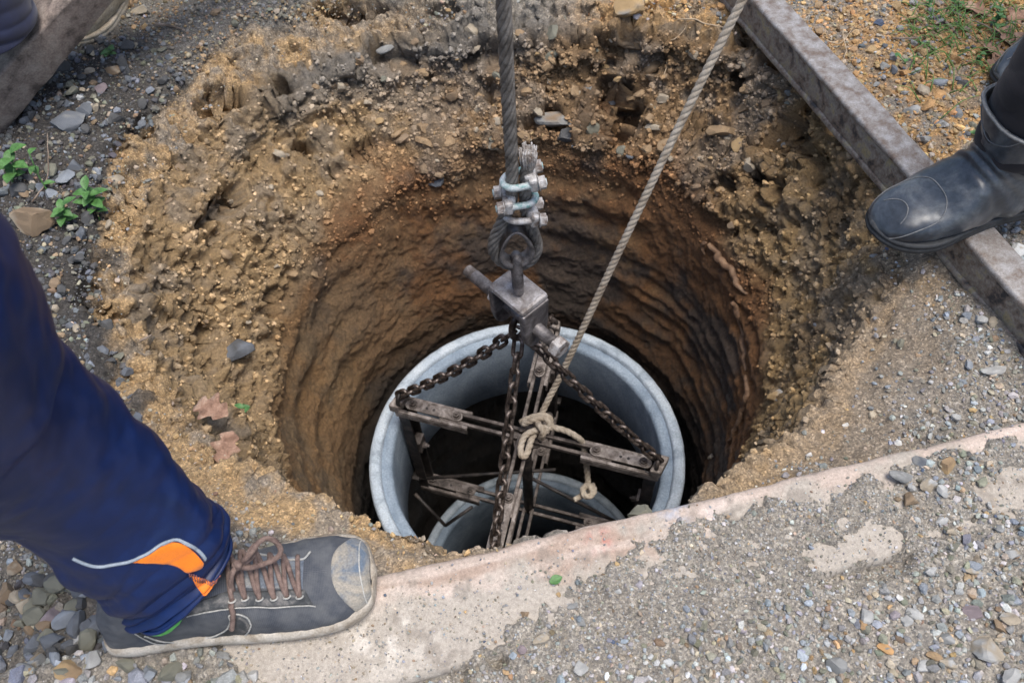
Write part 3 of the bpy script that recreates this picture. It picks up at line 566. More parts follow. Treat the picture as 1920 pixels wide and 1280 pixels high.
ra, rb = at(1415, 0, .062)[:2], at(1920, 568, .062)[:2]; rd = norm(rb-ra); rn = np.array([-rd[1], rd[0]])
if rn[0] < 0: rn = -rn
rail = thing('steel_rail', 'rusty steel channel rail lying beside the pit under the black boot', 'rail', (*((ra+rb)/2), 0))
prism(ra, rd, rn, -.9, 1.25, rrect(-.002, .048, .051, .062, .005, 5), 'top_flange', M['beam_top'], rail, 120, .0009, 21)
prism(ra, rd, rn, -.9, 1.25, rrect(.003, .011, .002, .0515, .002, 3), 'web', M['beam_side'], rail, 120, .0009, 22)
prism(ra, rd, rn, -.9, 1.25, rrect(.000, .046, -.006, .006, .004, 4), 'bottom_flange', M['beam_side'], rail, 120, .0009, 23)
la, lb_ = at(0, 139, .105), at(135, 0, .17); ld = norm(lb_-la); ln = norm(np.cross(EZ, ld)); lu = np.cross(ld, ln)
if ln[0] > 0: ln = -ln
V = []; prof = rrect(0, .105, -.092, 0, .007, 4); m = len(prof)
for t in np.linspace(-.75, .8, 80): V += [la+ld*t+ln*(a-.020*(b/.092))+np.array([0, 0, 1.])*b*float(np.interp(t, [-.2, 0, .25, .8], [1.05, .95, .72, .7])) for a, b in prof]
V = np.array(V); V += np.c_[fbm(V*18, 3, 31), fbm(V*18, 3, 32), fbm(V*18, 3, 33)]*.003
ob = MB().add(V, [(i*m+j, i*m+(j+1) % m, (i+1)*m+(j+1) % m, (i+1)*m+j) for i in range(79) for j in range(m)]+[tuple(range(m))[::-1], tuple(range(79*m, 80*m))]).build('rusty_beam', M['beam_old'])
tag(ob, 'old mud-stained rusty beam in the upper left corner beside the pit', 'beam')

# ------------------------------------------------------------ lofted surfaces: clothes, shoe, boots
class Loft:
    """closed tube through key sections (centre, half-axis a, half-axis b); S(u, f) with u, f in 0..1"""
    def __init__(s, C, A_, B_, e1=1., e2=1., fold=None, half=False, eb=None):
        s.K = np.concatenate([np.asarray(C, float), np.asarray(A_, float), np.asarray(B_, float)], 1); s.e1, s.e2, s.fold, s.half, s.eb = e1, e2, fold, half, eb
        m = len(s.K); Q = np.concatenate([[2*s.K[0]-s.K[1]], s.K, [2*s.K[-1]-s.K[-2]]]); s.Q = Q; s.m = m
    def key(s, u):
        x = np.clip(u, 0, 1)*(s.m-1); i = np.minimum(x.astype(int), s.m-2); t = (x-i)[:, None]; a, b, c, d = s.Q[i], s.Q[i+1], s.Q[i+2], s.Q[i+3]
        return .5*(2*b+(c-a)*t+(2*a-5*b+4*c-d)*t*t+(3*b-a-3*c+d)*t**3)
    def raw(s, u, f):
        u = np.asarray(u, float).ravel(); f = np.asarray(f, float).ravel(); k = s.key(u); an = f*(np.pi if s.half else 2*np.pi)
        ca, sa = np.cos(an), np.sin(an)
        if s.half: ca, sa = sa, -ca   # near edge -> top -> far edge
        ca = np.sign(ca)*np.abs(ca)**s.e1; ex = s.e2 if s.eb is None else np.where(ca < 0, s.e2+(s.eb-s.e2)*np.clip(1-1.3*np.asarray(u), 0, 1)**.4, s.e2); sa = np.sign(sa)*np.abs(sa)**ex
        return k[:, :3]+k[:, 3:6]*ca[:, None]+k[:, 6:9]*sa[:, None], k
    def __call__(s, u, f, off=0.):
        u = np.asarray(u, float).ravel(); f = np.asarray(f, float).ravel(); p_, k = s.raw(u, f)
        e = 1e-3; pu = s.raw(np.clip(u+e, 0, 1), f)[0]-s.raw(np.clip(u-e, 0, 1), f)[0]; pf = s.raw(u, f+e)[0]-s.raw(u, f-e)[0]
        n = np.cross(pu, pf); n /= np.linalg.norm(n, axis=1)[:, None]+1e-12
        if s.half: ref = p_-(k[:, :3]+k[:, 3:6]*.2)
        else: ref = p_-k[:, :3]
        n *= np.where((n*ref).sum(1) < 0, -1., 1.)[:, None]
        if s.fold is not None: p_ = p_+n*s.fold(u, f, p_)[:, None]
        return p_+n*off
    def build(s, name, mat, parent, nu=120, nf=72, cap=True, uv=None, solid=0):
        U, Fv = np.meshgrid(np.linspace(0, 1, nu), np.linspace(0, 1, nf, endpoint=s.half), indexing='ij'); V = s(U, Fv)
        Fs = grid_faces(nu, nf, not s.half).tolist()
        if cap: Fs += [list(range(nf))[::-1], list(range((nu-1)*nf, nu*nf))]
        o = MB().add(V, Fs).build(name, mat, parent)
        if uv:
            l = o.data.uv_layers.new(name='UVMap'); vi = np.zeros(len(o.data.loops), int); o.data.loops.foreach_get('vertex_index', vi)
            l.data.foreach_set('uv', np.stack([U.ravel()[vi]*uv[0], Fv.ravel()[vi]*uv[1]], 1).ravel())
        bm = bmesh.new(); bm.from_mesh(o.data); bmesh.ops.recalc_face_normals(bm, faces=bm.faces); bm.to_mesh(o.data); bm.free()
        return o
    def pick(s, pix, nu=260, nf=300):
        if not hasattr(s, 'G'):
            U, Fv = np.meshgrid(np.linspace(0, 1, nu), np.linspace(0, 1, nf, endpoint=s.half), indexing='ij'); V = s(U, Fv); x, y = project(V); s.G = (U.ravel(), Fv.ravel(), x, y, (V-CAM)@FW)
        out = []
        for px, py in pix:
            d = np.hypot(s.G[2]-px, s.G[3]-py); c = np.where(d < max(4., d.min()+2.5))[0]; c = c[s.G[4][c] < s.G[4][c].min()+.012]; c = c[d[c].argmin()]
            out.append((s.G[0][c], s.G[1][c]))
        return np.array(out)
    def patch(s, A_, B_, name, mat, parent, off=.0012, n=48, k=14, thick=0):
        """patch between two curves given in (u, f)"""
        A_ = resample(np.c_[A_, np.zeros(len(A_))], n=n)[:, :2]; B_ = resample(np.c_[B_, np.zeros(len(B_))], n=n)[:, :2]; t = np.linspace(0, 1, k)
        q = A_[None]*(1-t[:, None, None])+B_[None]*t[:, None, None]; ed = np.ones((k, n))*off; ed[0] = ed[-1] = off*.2; ed[:, 0] = ed[:, -1] = off*.3
        o = MB().add(s(q[..., 0], q[..., 1], ed.ravel()[:, None]), grid_faces(k, n).tolist()).build(name, mat, parent); return o
    def cord(s, q, name, mat, parent, r=.001, off=.001, n=70):
        q = resample(np.c_[q, np.zeros(len(q))], n=n)[:, :2]; V, F_ = tube(s(q[:, 0], q[:, 1], off), r, 7); return MB().add(V, F_).build(name, mat, parent)
def cloth_fold(seed, s_len, strength=1.):
    def f(u, ph, p_):
        s = u*s_len; a = ph*2*np.pi
        w_ = np.exp(-s/.11); k = s/.052+.45*np.cos(a-2.3)+.25*np.sin(2*a+1)+.5*fbm(p_*6, 2, seed)
        r = np.abs(np.sin(np.pi*k)); ridge = .014*w_*(r**.7-.6)
        k2 = s/.13+.8*np.cos(a-2.0)+.6*fbm(p_*5, 2, seed+5); cr = np.abs(np.sin(np.pi*k2)); ridge = ridge+.014*(cr**.5-.75)*np.clip(s/.06, 0, 1)*np.exp(-s/.35)*(.4+.6*sstep(-.3, .4, fbm(p_*4, 2, seed+6)))
        long_ = .0045*np.sin(2*a+s*9+seed)*np.clip(s/.15, 0, 1)+.0035*np.sin(5*a-s*14)*np.clip(s/.2, 0, 1)*.7
        return strength*(ridge+long_+.0075*fbm(p_*np.array([9, 9, 7]), 3, seed+1)+.0012*fbm(p_*50, 2, seed+2))
    return f
# --- left person: navy track pants and a muddy lace-up shoe
SH0, SH1 = at(205, 1172, .03), at(706, 1078, .03); sf = norm((SH1-SH0)*[1, 1, 0]); SLEN = np.linalg.norm((SH1-SH0)[:2]); ss = np.array([-sf[1], sf[0], 0]); SZ = PL_TOP+.001
p1 = thing('person', 'person in navy track pants with orange panels standing on the near plank edge', 'person', np.r_[(SH0+sf*.1)[:2], SZ])
kc = [at(332, 1066, .092), at(312, 1046, .112), at(258, 1003, .16), at(128, 885, .25), at(-120, 752, .40), at(-235, 690, .48)]
kc.append(kc[-1]+(kc[-1]-kc[-2])*np.array([1, 1, 1])*2.2+np.array([0, .02, .15]))
kr = [.066, .070, .072, .076, .098, .104, .118]
ax_ = [norm(kc[min(i+1, 6)]-kc[max(i-1, 0)]) for i in range(7)]
ax_[0] = norm(ax_[0]*.9-sf*.25); ax_[1] = norm(ax_[1]*.95-sf*.12)
fa = [norm(sf-a*(sf@a)) for a in ax_]; ba = [np.cross(a, f_) for a, f_ in zip(ax_, fa)]
pants = Loft(kc, [f_*r*1.06 for f_, r in zip(fa, kr)], [b*r*.94 for b, r in zip(ba, kr)], fold=cloth_fold(101, .62))
pl_ = pants.build('trouser_leg', M['navy'], p1, 240, 140, cap=True); tag(pl_, 'navy blue track pant leg with folds above the shoe')
pk_ = lambda L: pants.pick(L)
zz_ = lambda L: [(180+x/3.555, 980+y/3.555) for x, y in L]
pants.patch(pk_(zz_([(240, 258), (340, 212), (450, 142), (510, 124), (590, 145), (660, 195), (715, 262)])), pk_(zz_([(245, 262), (340, 272), (430, 276), (540, 296), (600, 330), (640, 325), (705, 300)])), 'orange_panel', M['orange'], pl_, .0016)
pants.patch(pk_(zz_([(625, 345), (700, 370), (800, 385), (885, 392)])), pk_(zz_([(632, 360), (665, 420), (710, 475), (762, 515)])), 'orange_panel', M['orange'], pl_, .0016)
pants.cord(pk_(zz_([(-150, 230), (-60, 270), (20, 288), (130, 268), (240, 248), (330, 206), (430, 142), (520, 112)])), 'piping', M['piping'], pl_, .0016)
pants.patch(pk_(zz_([(430, 146), (520, 104), (600, 120), (680, 172), (735, 232)])), pk_(zz_([(436, 150), (520, 122), (590, 142), (660, 192), (718, 256)])), 'piping', M['piping'], pl_, .0024)
st0 = pk_(zz_([(612, 330), (700, 358), (800, 378), (888, 388)])); st1 = pk_(zz_([(618, 352), (700, 382), (800, 402), (885, 408)]))
s0, s1 = resample(np.c_[st0, st0*0], n=24)[:, :2], resample(np.c_[st1, st1*0], n=24)[:, :2]
mb = MB()
for a_, b_ in zip(s0, s1): mb.add(*tube(pants([a_[0], (a_[0]+b_[0])/2, b_[0]], [a_[1], (a_[1]+b_[1])/2, b_[1]], .0024), .0006, 5))
mb.build('stitching', M['thread'], pl_)
hem = pants([0]*90, np.linspace(0, 1, 90, endpoint=False), .0008); MB().add(*tube(hem, .0022, 8, True)).build('hem', M['navy'], pl_)
# shoe
sx = lambda X, Y, Z_: np.r_[SH0[:2], SZ]+sf*X*SLEN/.29+ss*Y+EZ*Z_
keys = [(.003, .026, .022), (.012, .068, .030), (.035, .086, .034), (.075, .088, .035), (.115, .084, .038), (.150, .072, .043), (.185, .061, .047), (.215, .055, .049), (.245, .050, .048), (.268, .044, .042), (.281, .038, .033), (.287, .029, .018)]
ZB = .017
shoeS = Loft([sx(X, 0, ZB) for X, t, w_ in keys], [EZ*(t-ZB) for X, t, w_ in keys], [ss*w_ for X, t, w_ in keys], .95, .84, half=True, fold=lambda u, f, p_: .0016*fbm(p_*45, 3, 120)+.0012*np.sin(u*70)*gauss(u, .62, .12)*np.sin(np.pi*f))
shoe = shoeS.build('shoe', M['mesh_fabric'], p1, 150, 90, True, (1., .62)); tag(shoe, 'dusty grey lace-up skate shoe with a muddy toe')
def outline(grow, n=120):
    X = np.array([k[0] for k in keys]); W_ = np.array([k[2] for k in keys])+grow; t = np.linspace(0, 1, n)
    a = resample(np.c_[np.r_[keys[0][0]-grow, X, keys[-1][0]+grow], np.r_[.002, W_[:-1], W_[-1]*1.2, .001], np.zeros(len(X)+2)], n=n)
    return np.concatenate([np.c_[a[:, 0], -a[:, 1]], np.c_[a[::-1, 0], a[::-1, 1]]])
rows = [(-.001, .0), (.004, .0035), (.006, .010), (.0055, .017), (.003, .021), (-.0005, .0225), (-.008, .022)]; V = []
for gw, zq in rows:
    o_ = outline(gw); V += [sx(a, b, zq+.006*max(0, (a-.235)/.055)**2*(1 if zq < .03 else 1)) for a, b in o_]
V = np.array(V); V += EZ*(fbm(V*60, 3, 125)*.0008)[:, None]; m_ = 240
MB().add(V, grid_faces(len(rows), m_, True).tolist()+[list(range(m_))[::-1]]).build('sole', M['sole'], shoe)
full = lambda u0: [(u0(f), f) for f in np.linspace(.02, .98, 16)]
shoeS.patch(full(lambda f: .83-.09*math.sin(math.pi*f)**2+.03*(f-.5)), full(lambda f: .985), 'toe_cap', M['suede_mud'], shoe, .0012, 60, 40)
shoeS.cord(full(lambda f: .895-.02*math.sin(math.pi*f)), 'toe_seam', M['shoe_trim'], shoe, .0008)
sp_ = lambda L: shoeS.pick(zz_(L))
shoeS.patch(sp_([(600, 620), (720, 590), (860, 572), (1000, 560), (1200, 560), (1400, 548), (1460, 555)]), sp_([(640, 540), (740, 500), (880, 455), (1000, 450), (1200, 446), (1340, 440), (1400, 450)]), 'eyestay', M['shoe_black'], shoe, .0016)
shoeS.patch(sp_([(930, 430), (1100, 434), (1250, 436), (1380, 440)]), sp_([(940, 200), (1100, 200), (1250, 215), (1390, 235)]), 'tongue', M['shoe_grey'], shoe, .0010)
bl = [(225, 700), (330, 770), (450, 800), (600, 812), (760, 805), (900, 785), (990, 745), (1028, 690)]; bu = [(235, 690), (320, 745), (430, 776), (560, 784), (720, 760), (850, 715), (900, 650), (985, 622)]
shoeS.patch(sp_(bl), sp_(bu), 'side_emblem', M['shoe_black'], shoe, .0015)
shoeS.cord(sp_(bl+[(1030, 660), (1005, 628), (950, 605), (890, 612), (895, 655), (850, 718), (720, 762), (560, 787), (430, 778), (320, 747)]), 'emblem_trim', M['shoe_trim'], shoe, .0009, .0012, 160)
shoeS.cord(sp_([(600, 622), (720, 592), (860, 574), (1000, 562), (1200, 562), (1400, 550), (1465, 556)]), 'eyestay_seam', M['shoe_trim'], shoe, .0008, .0012)
shoeS.cord(sp_([(930, 205), (1050, 205), (1180, 225), (1300, 250), (1380, 245), (1430, 195)]), 'far_eyestay_seam', M['shoe_trim'], shoe, .0012, .0014)
ne = sp_([(905, 515), (990, 505), (1085, 505), (1185, 502), (1272, 492), (1358, 490)]); fe = sp_([(880, 190), (968, 190), (1065, 205), (1160, 212), (1248, 218), (1345, 225)])
for i in range(6):
    for a_, b_ in ((ne[i], fe[i]),)+(((ne[i], fe[i-1]),) if i else ()):
        q = np.array([a_+(b_-a_)*t for t in np.linspace(0, 1, 9)]); lift = np.array([.0, .003, .0042, .0048, .005, .0048, .0042, .003, .001])+(.0022 if b_ is fe[i] else 0)
        V, F_ = tube(resample(shoeS(q[:, 0], q[:, 1], lift[:, None]), n=24), .0026, 8); MB().add(V, F_).build('lace', M['lace'], shoe)
    c = shoeS([ne[i][0]], [ne[i][1]], .0018)[0]; MB().add(*tube(np.array([c+sf*.0035*math.cos(t)+norm(EZ*.6-ss*.8)*.0035*math.sin(t) for t in np.linspace(0, 6.283, 14, endpoint=False)]), .001, 6, True)).build('eyelet', M['shoe_trim'], shoe)
def lift_pts(L): return [at(*zz_([(x, y)])[0], z) for x, y, z in L]
zt = sx(.125, 0, .086)[2]
MB().add(*tube(resample(lift_pts([(935, 282, zt+.006), (985, 250, zt+.012), (1040, 190, zt+.02), (1085, 130, zt+.02), (1140, 102, zt+.015), (1200, 125, zt+.008), (1232, 185, zt+.0), (1200, 235, zt-.004), (1120, 272, zt-.004), (1020, 298, zt+.002), (938, 288, zt+.006)]), n=90), .0029, 8)).build('lace_bow', M['lace'], shoe)
MB().add(*tube(resample(lift_pts([(940, 275, zt+.004), (1000, 235, zt+.016), (1030, 180, zt+.016), (1060, 150, zt+.006), (1050, 215, zt+.002), (990, 262, zt+.006), (935, 290, zt+.004)]), n=60), .0029, 8)).build('lace_bow', M['lace'], shoe)
q = sp_([(905, 540), (915, 600), (908, 690)]); sq = shoeS(q[:, 0], q[:, 1], .004)
MB().add(*tube(resample(lift_pts([(935, 285, zt+.006), (908, 340, zt+.004), (900, 410, zt-.008), (915, 470, zt-.018)])+list(sq), n=60), .0028, 8)).build('lace_end', M['lace'], shoe)
MB().add(*tube(resample(lift_pts([(925, 262, zt+.006), (940, 270, zt+.012), (952, 285, zt+.010), (940, 300, zt+.004), (924, 290, zt+.004), (928, 272, zt+.01)]), n=30), .0034, 8)).build('lace_knot', M['lace'], shoe)
skA = sp_([(270, 680), (400, 682), (500, 670), (578, 628)]); skB = sp_([(290, 690), (370, 735), (470, 725), (560, 660)])
shoeS.patch(skA, skB, 'lime_lining', M['lime'], shoe, .003)

# --- rubber boots
def boot(T, hd, parent, mat, seam=True, sole_mat='rubber_sole', scale=1., name='boot', roll=0.):
    """T: toe tip on the ground, hd: direction toe -> heel"""
    T = np.asarray(T, float); hd = norm(np.r_[hd[:2], 0]); sd = np.array([-hd[1], hd[0], 0])
    L = [((.001, .022), (.001, .014), .010), ((.010, .033), (.010, .009), .025), ((.032, .046), (.030, .008), .038), ((.066, .059), (.068, .007), .047), ((.095, .082), (.112, .007), .048), ((.110, .100), (.165, .007), .044), ((.114, .116), (.225, .007), .042), ((.113, .130), (.262, .026), .043), ((.111, .144), (.252, .075), .050), ((.108, .158), (.245, .115), .057), ((.105, .172), (.240, .160), .061)]
    tp = lambda q, y=0: T+hd*q[0]*scale+EZ*q[1]*scale+sd*y*scale
    C_, A_, B_ = [], [], []
    for a, b, w_ in L: t_, b2 = tp(a), tp(b); C_.append((t_+b2)/2); A_.append((t_-b2)/2); B_.append(sd*w_*scale)
    lf = Loft(C_, A_, B_, .82, .80, eb=.38, fold=lambda u, f, p_: .0022*fbm(p_*22, 3, 140)+.0016*np.sin(u*75+2*np.sin(f*6.28))*gauss(u, .55, .12))
    o = lf.build(name, M[mat], parent, 150, 90, cap=False)
    sdm = o.modifiers.new('s', 'SOLIDIFY'); sdm.thickness = .003; sdm.offset = -1
    ow = [(-.003, .004), (.004, .021), (.018, .036), (.045, .048), (.075, .0515), (.12, .0425), (.17, .0345), (.22, .0355), (.25, .034), (.264, .023), (.270, .004)]
    a = resample(np.c_[np.array(ow), np.zeros(len(ow))], n=70)[:, :2]; ol = np.concatenate([np.c_[a[:, 0], -a[:, 1]], np.c_[a[::-1, 0], a[::-1, 1]]]); rows = [(.985, .0), (1.0, .003), (1.0, .007), (.985, .008), (.985, .0095), (.995, .0100), (.99, .0125), (.97, .0145), (.93, .015)]
    V = [T+hd*(.134+(x-.134)*g_)*scale+sd*y*g_*scale+EZ*(zq+.008*max(0, (.05-x)/.05)**2)*scale for g_, zq in rows for x, y in ol]; m = len(ol)
    MB().add(V, grid_faces(len(rows), m, True).tolist()+[list(range(m))[::-1], list(range((len(rows)-1)*m, len(rows)*m))]).build('sole', M[sole_mat], o)
    rim = lf(np.full(80, .995), np.linspace(0, 1, 80, endpoint=False), .0005); MB().add(*tube(rim, .0020*scale, 8, True)).build('cuff', M['rubber_seam' if seam else mat], o)
    if seam:
        for q in ([(.16, .90), (.20, .95), (.22, 1.0), (.20, 1.05), (.16, 1.10)], [(.10, .72), (.20, .80), (.29, .86), (.33, .93), (.34, 1.0), (.33, 1.07), (.29, 1.14), (.20, 1.2), (.10, 1.28)], [(.93, .80), (.82, .83), (.74, .79), (.70, .73), (.71, .67), (.74, .60)], [(.93, .20), (.82, .17), (.74, .21), (.70, .27), (.71, .33), (.74, .40)], [(.98, .90), (.88, .93), (.80, .97), (.77, 1.0), (.80, 1.03), (.88, 1.07), (.98, 1.1)]):
            lf.cord(np.array(q), 'seam', M['rubber_seam'], o, .0008, .0003)
    return o, lf
p2_ = thing('person', 'person in black trousers and black rubber boots stepping on the steel rail', 'person', (.70, .77, .062))
bt, blf = boot((.484, .728, .0635), (.97, .20), p2_, 'rubber'); tag(bt, 'scuffed black rubber boot resting on the rail, toe over the pit')
bt2, _ = boot(at(1868, 172, .012), (.90, .42), p2_, 'rubber'); tag(bt2, 'black rubber boot set back on the orange soil')
def trouser(parent, base, tops, mat, seed, n0=.054):
    C_ = [base]+tops; k = len(C_); e = np.array([1., 0, 0]); f_ = np.array([0, 1., 0]); rr = [n0, n0+.006, n0+.012, n0+.022, n0+.03][:k]
    lf = Loft(C_, [e*r for r in rr], [f_*r for r in rr], fold=cloth_fold(seed, .6, .3)); return lf.build('trouser_leg', M[mat], parent, 140, 90), lf
cb = (blf(np.full(40, .99), np.linspace(0, 1, 40, endpoint=False))).mean(0)
trouser(p2_, cb-EZ*.05, [cb+EZ*.03, cb+np.array([.012, .0, .10]), cb+np.array([.05, .02, .32]), cb+np.array([.06, .03, .62])], 'black_cloth', 150, .056)
c2 = at(1868, 172, .012)+np.array([.16, .075, .14]); trouser(p2_, c2-EZ*.03, [c2+EZ*.03, c2+np.array([-.01, .0, .12]), c2+np.array([-.03, 0, .3]), c2+np.array([-.05, -.02, .6])], 'black_cloth', 155, .050)
p3 = thing('person', 'person in dark navy trousers and a beige boot at the upper left beam', 'person', at(190, 20, .0))
b0 = at(12, 45, .20); trouser(p3, b0+np.array([-.075, .055, -.04]), [b0+np.array([-.08, .065, .02]), b0+np.array([-.09, .08, .12]), b0+np.array([-.10, .12, .3]), b0+np.array([-.10, .14, .6])], 'navy_dark', 160, .085)
bt3, _ = boot(at(128, 92, .0), norm(at(235, -20, 0)-at(128, 92, 0)), p3, 'rubber_beige', True, 'rubber_beige'); tag(bt3, 'beige mud-coated boot half hidden under the beam')
# ------------------------------------------------------------ stones
def ico(sub):
    bm = bmesh.new(); bmesh.ops.create_icosphere(bm, subdivisions=sub, radius=1.); V = np.array([v.co[:] for v in bm.verts]); F_ = np.array([[v.index for v in f.verts] for f in bm.faces]); bm.free(); return V, F_
ICO = {k: ico(k) for k in (1, 2, 3, 4)}
def rock(seed, sub=2, cuts=12, amp=.07, flat=.7):
    r = np.random.default_rng(seed); V, F_ = ICO[sub]; V = V.copy()
    for k in range(cuts):
        n = norm(r.normal(size=3)); h = r.uniform(.42, .80); dd = V@n-h; V = V-np.clip(dd, 0, None)[:, None]*n
    V += V*(fbm(V*1.7+seed, 3, seed % 97)*amp)[:, None]
    if sub >= 3: V += V*(fbm(V*5+seed, 3, seed % 89)*amp*.35)[:, None]
    return V*np.array([1, r.uniform(.62, .95), flat*r.uniform(.8, 1.1)]), F_
SC = {'grey': (.235, .235, .225), 'blue': (.24, .26, .285), 'pale': (.38, .375, .355), 'tan': (.35, .295, .22), 'brown': (.23, .165, .105), 'ochre': (.40, .275, .14), 'dark': (.085, .085, .085), 'white': (.50, .50, .48), 'slate': (.13, .14, .155), 'purple': (.23, .185, .19), 'orange': (.46, .27, .12), 'olive': (.18, .175, .135), 'navy': (.09, .115, .17), 'mud': (.29, .20, .115)}
MC = {}
def stone_mesh(shape, ckey, sub, cuts=13, amp=.06, flat=.7, spot=None):
    k = (shape, ckey, sub, spot)
    if k not in MC:
        V, F_ = rock(shape*13+5, sub, cuts, amp, flat); c = np.tile(SC[ckey], (len(V), 1)); c = c*(1+.25*fbm(V*1.6+shape, 3, 200)[:, None])
        if spot: c = mixc(c, SC[spot], sstep(.1, .5, fbm(V*1.3+shape*3, 3, 201)))
        o = mesh('stone', V, F_, M['stone'], None, False, np.clip(c, .01, .9)); MC[k] = o.data; bpy.data.objects.remove(o)
    return MC[k]
def put_stone(pos, size, ckey, rot, label=None, cat='stone', group=None, sub=2, shape=None, flat=.7, spot=None, parent=None, name='stone', asp=1.):
    me = stone_mesh(int(rng.integers(0, 14)) if shape is None else shape, ckey, sub, flat=flat, spot=spot)
    o = bpy.data.objects.new(name, me); COL.link(o); o.location = pos; o.rotation_euler = rot; o.scale = (size*asp, size, size)
    if parent: o.parent = parent
    if label: tag(o, label, cat, group)
    return o
def gz(x, y): return float(ground_z([x], [y])[0])
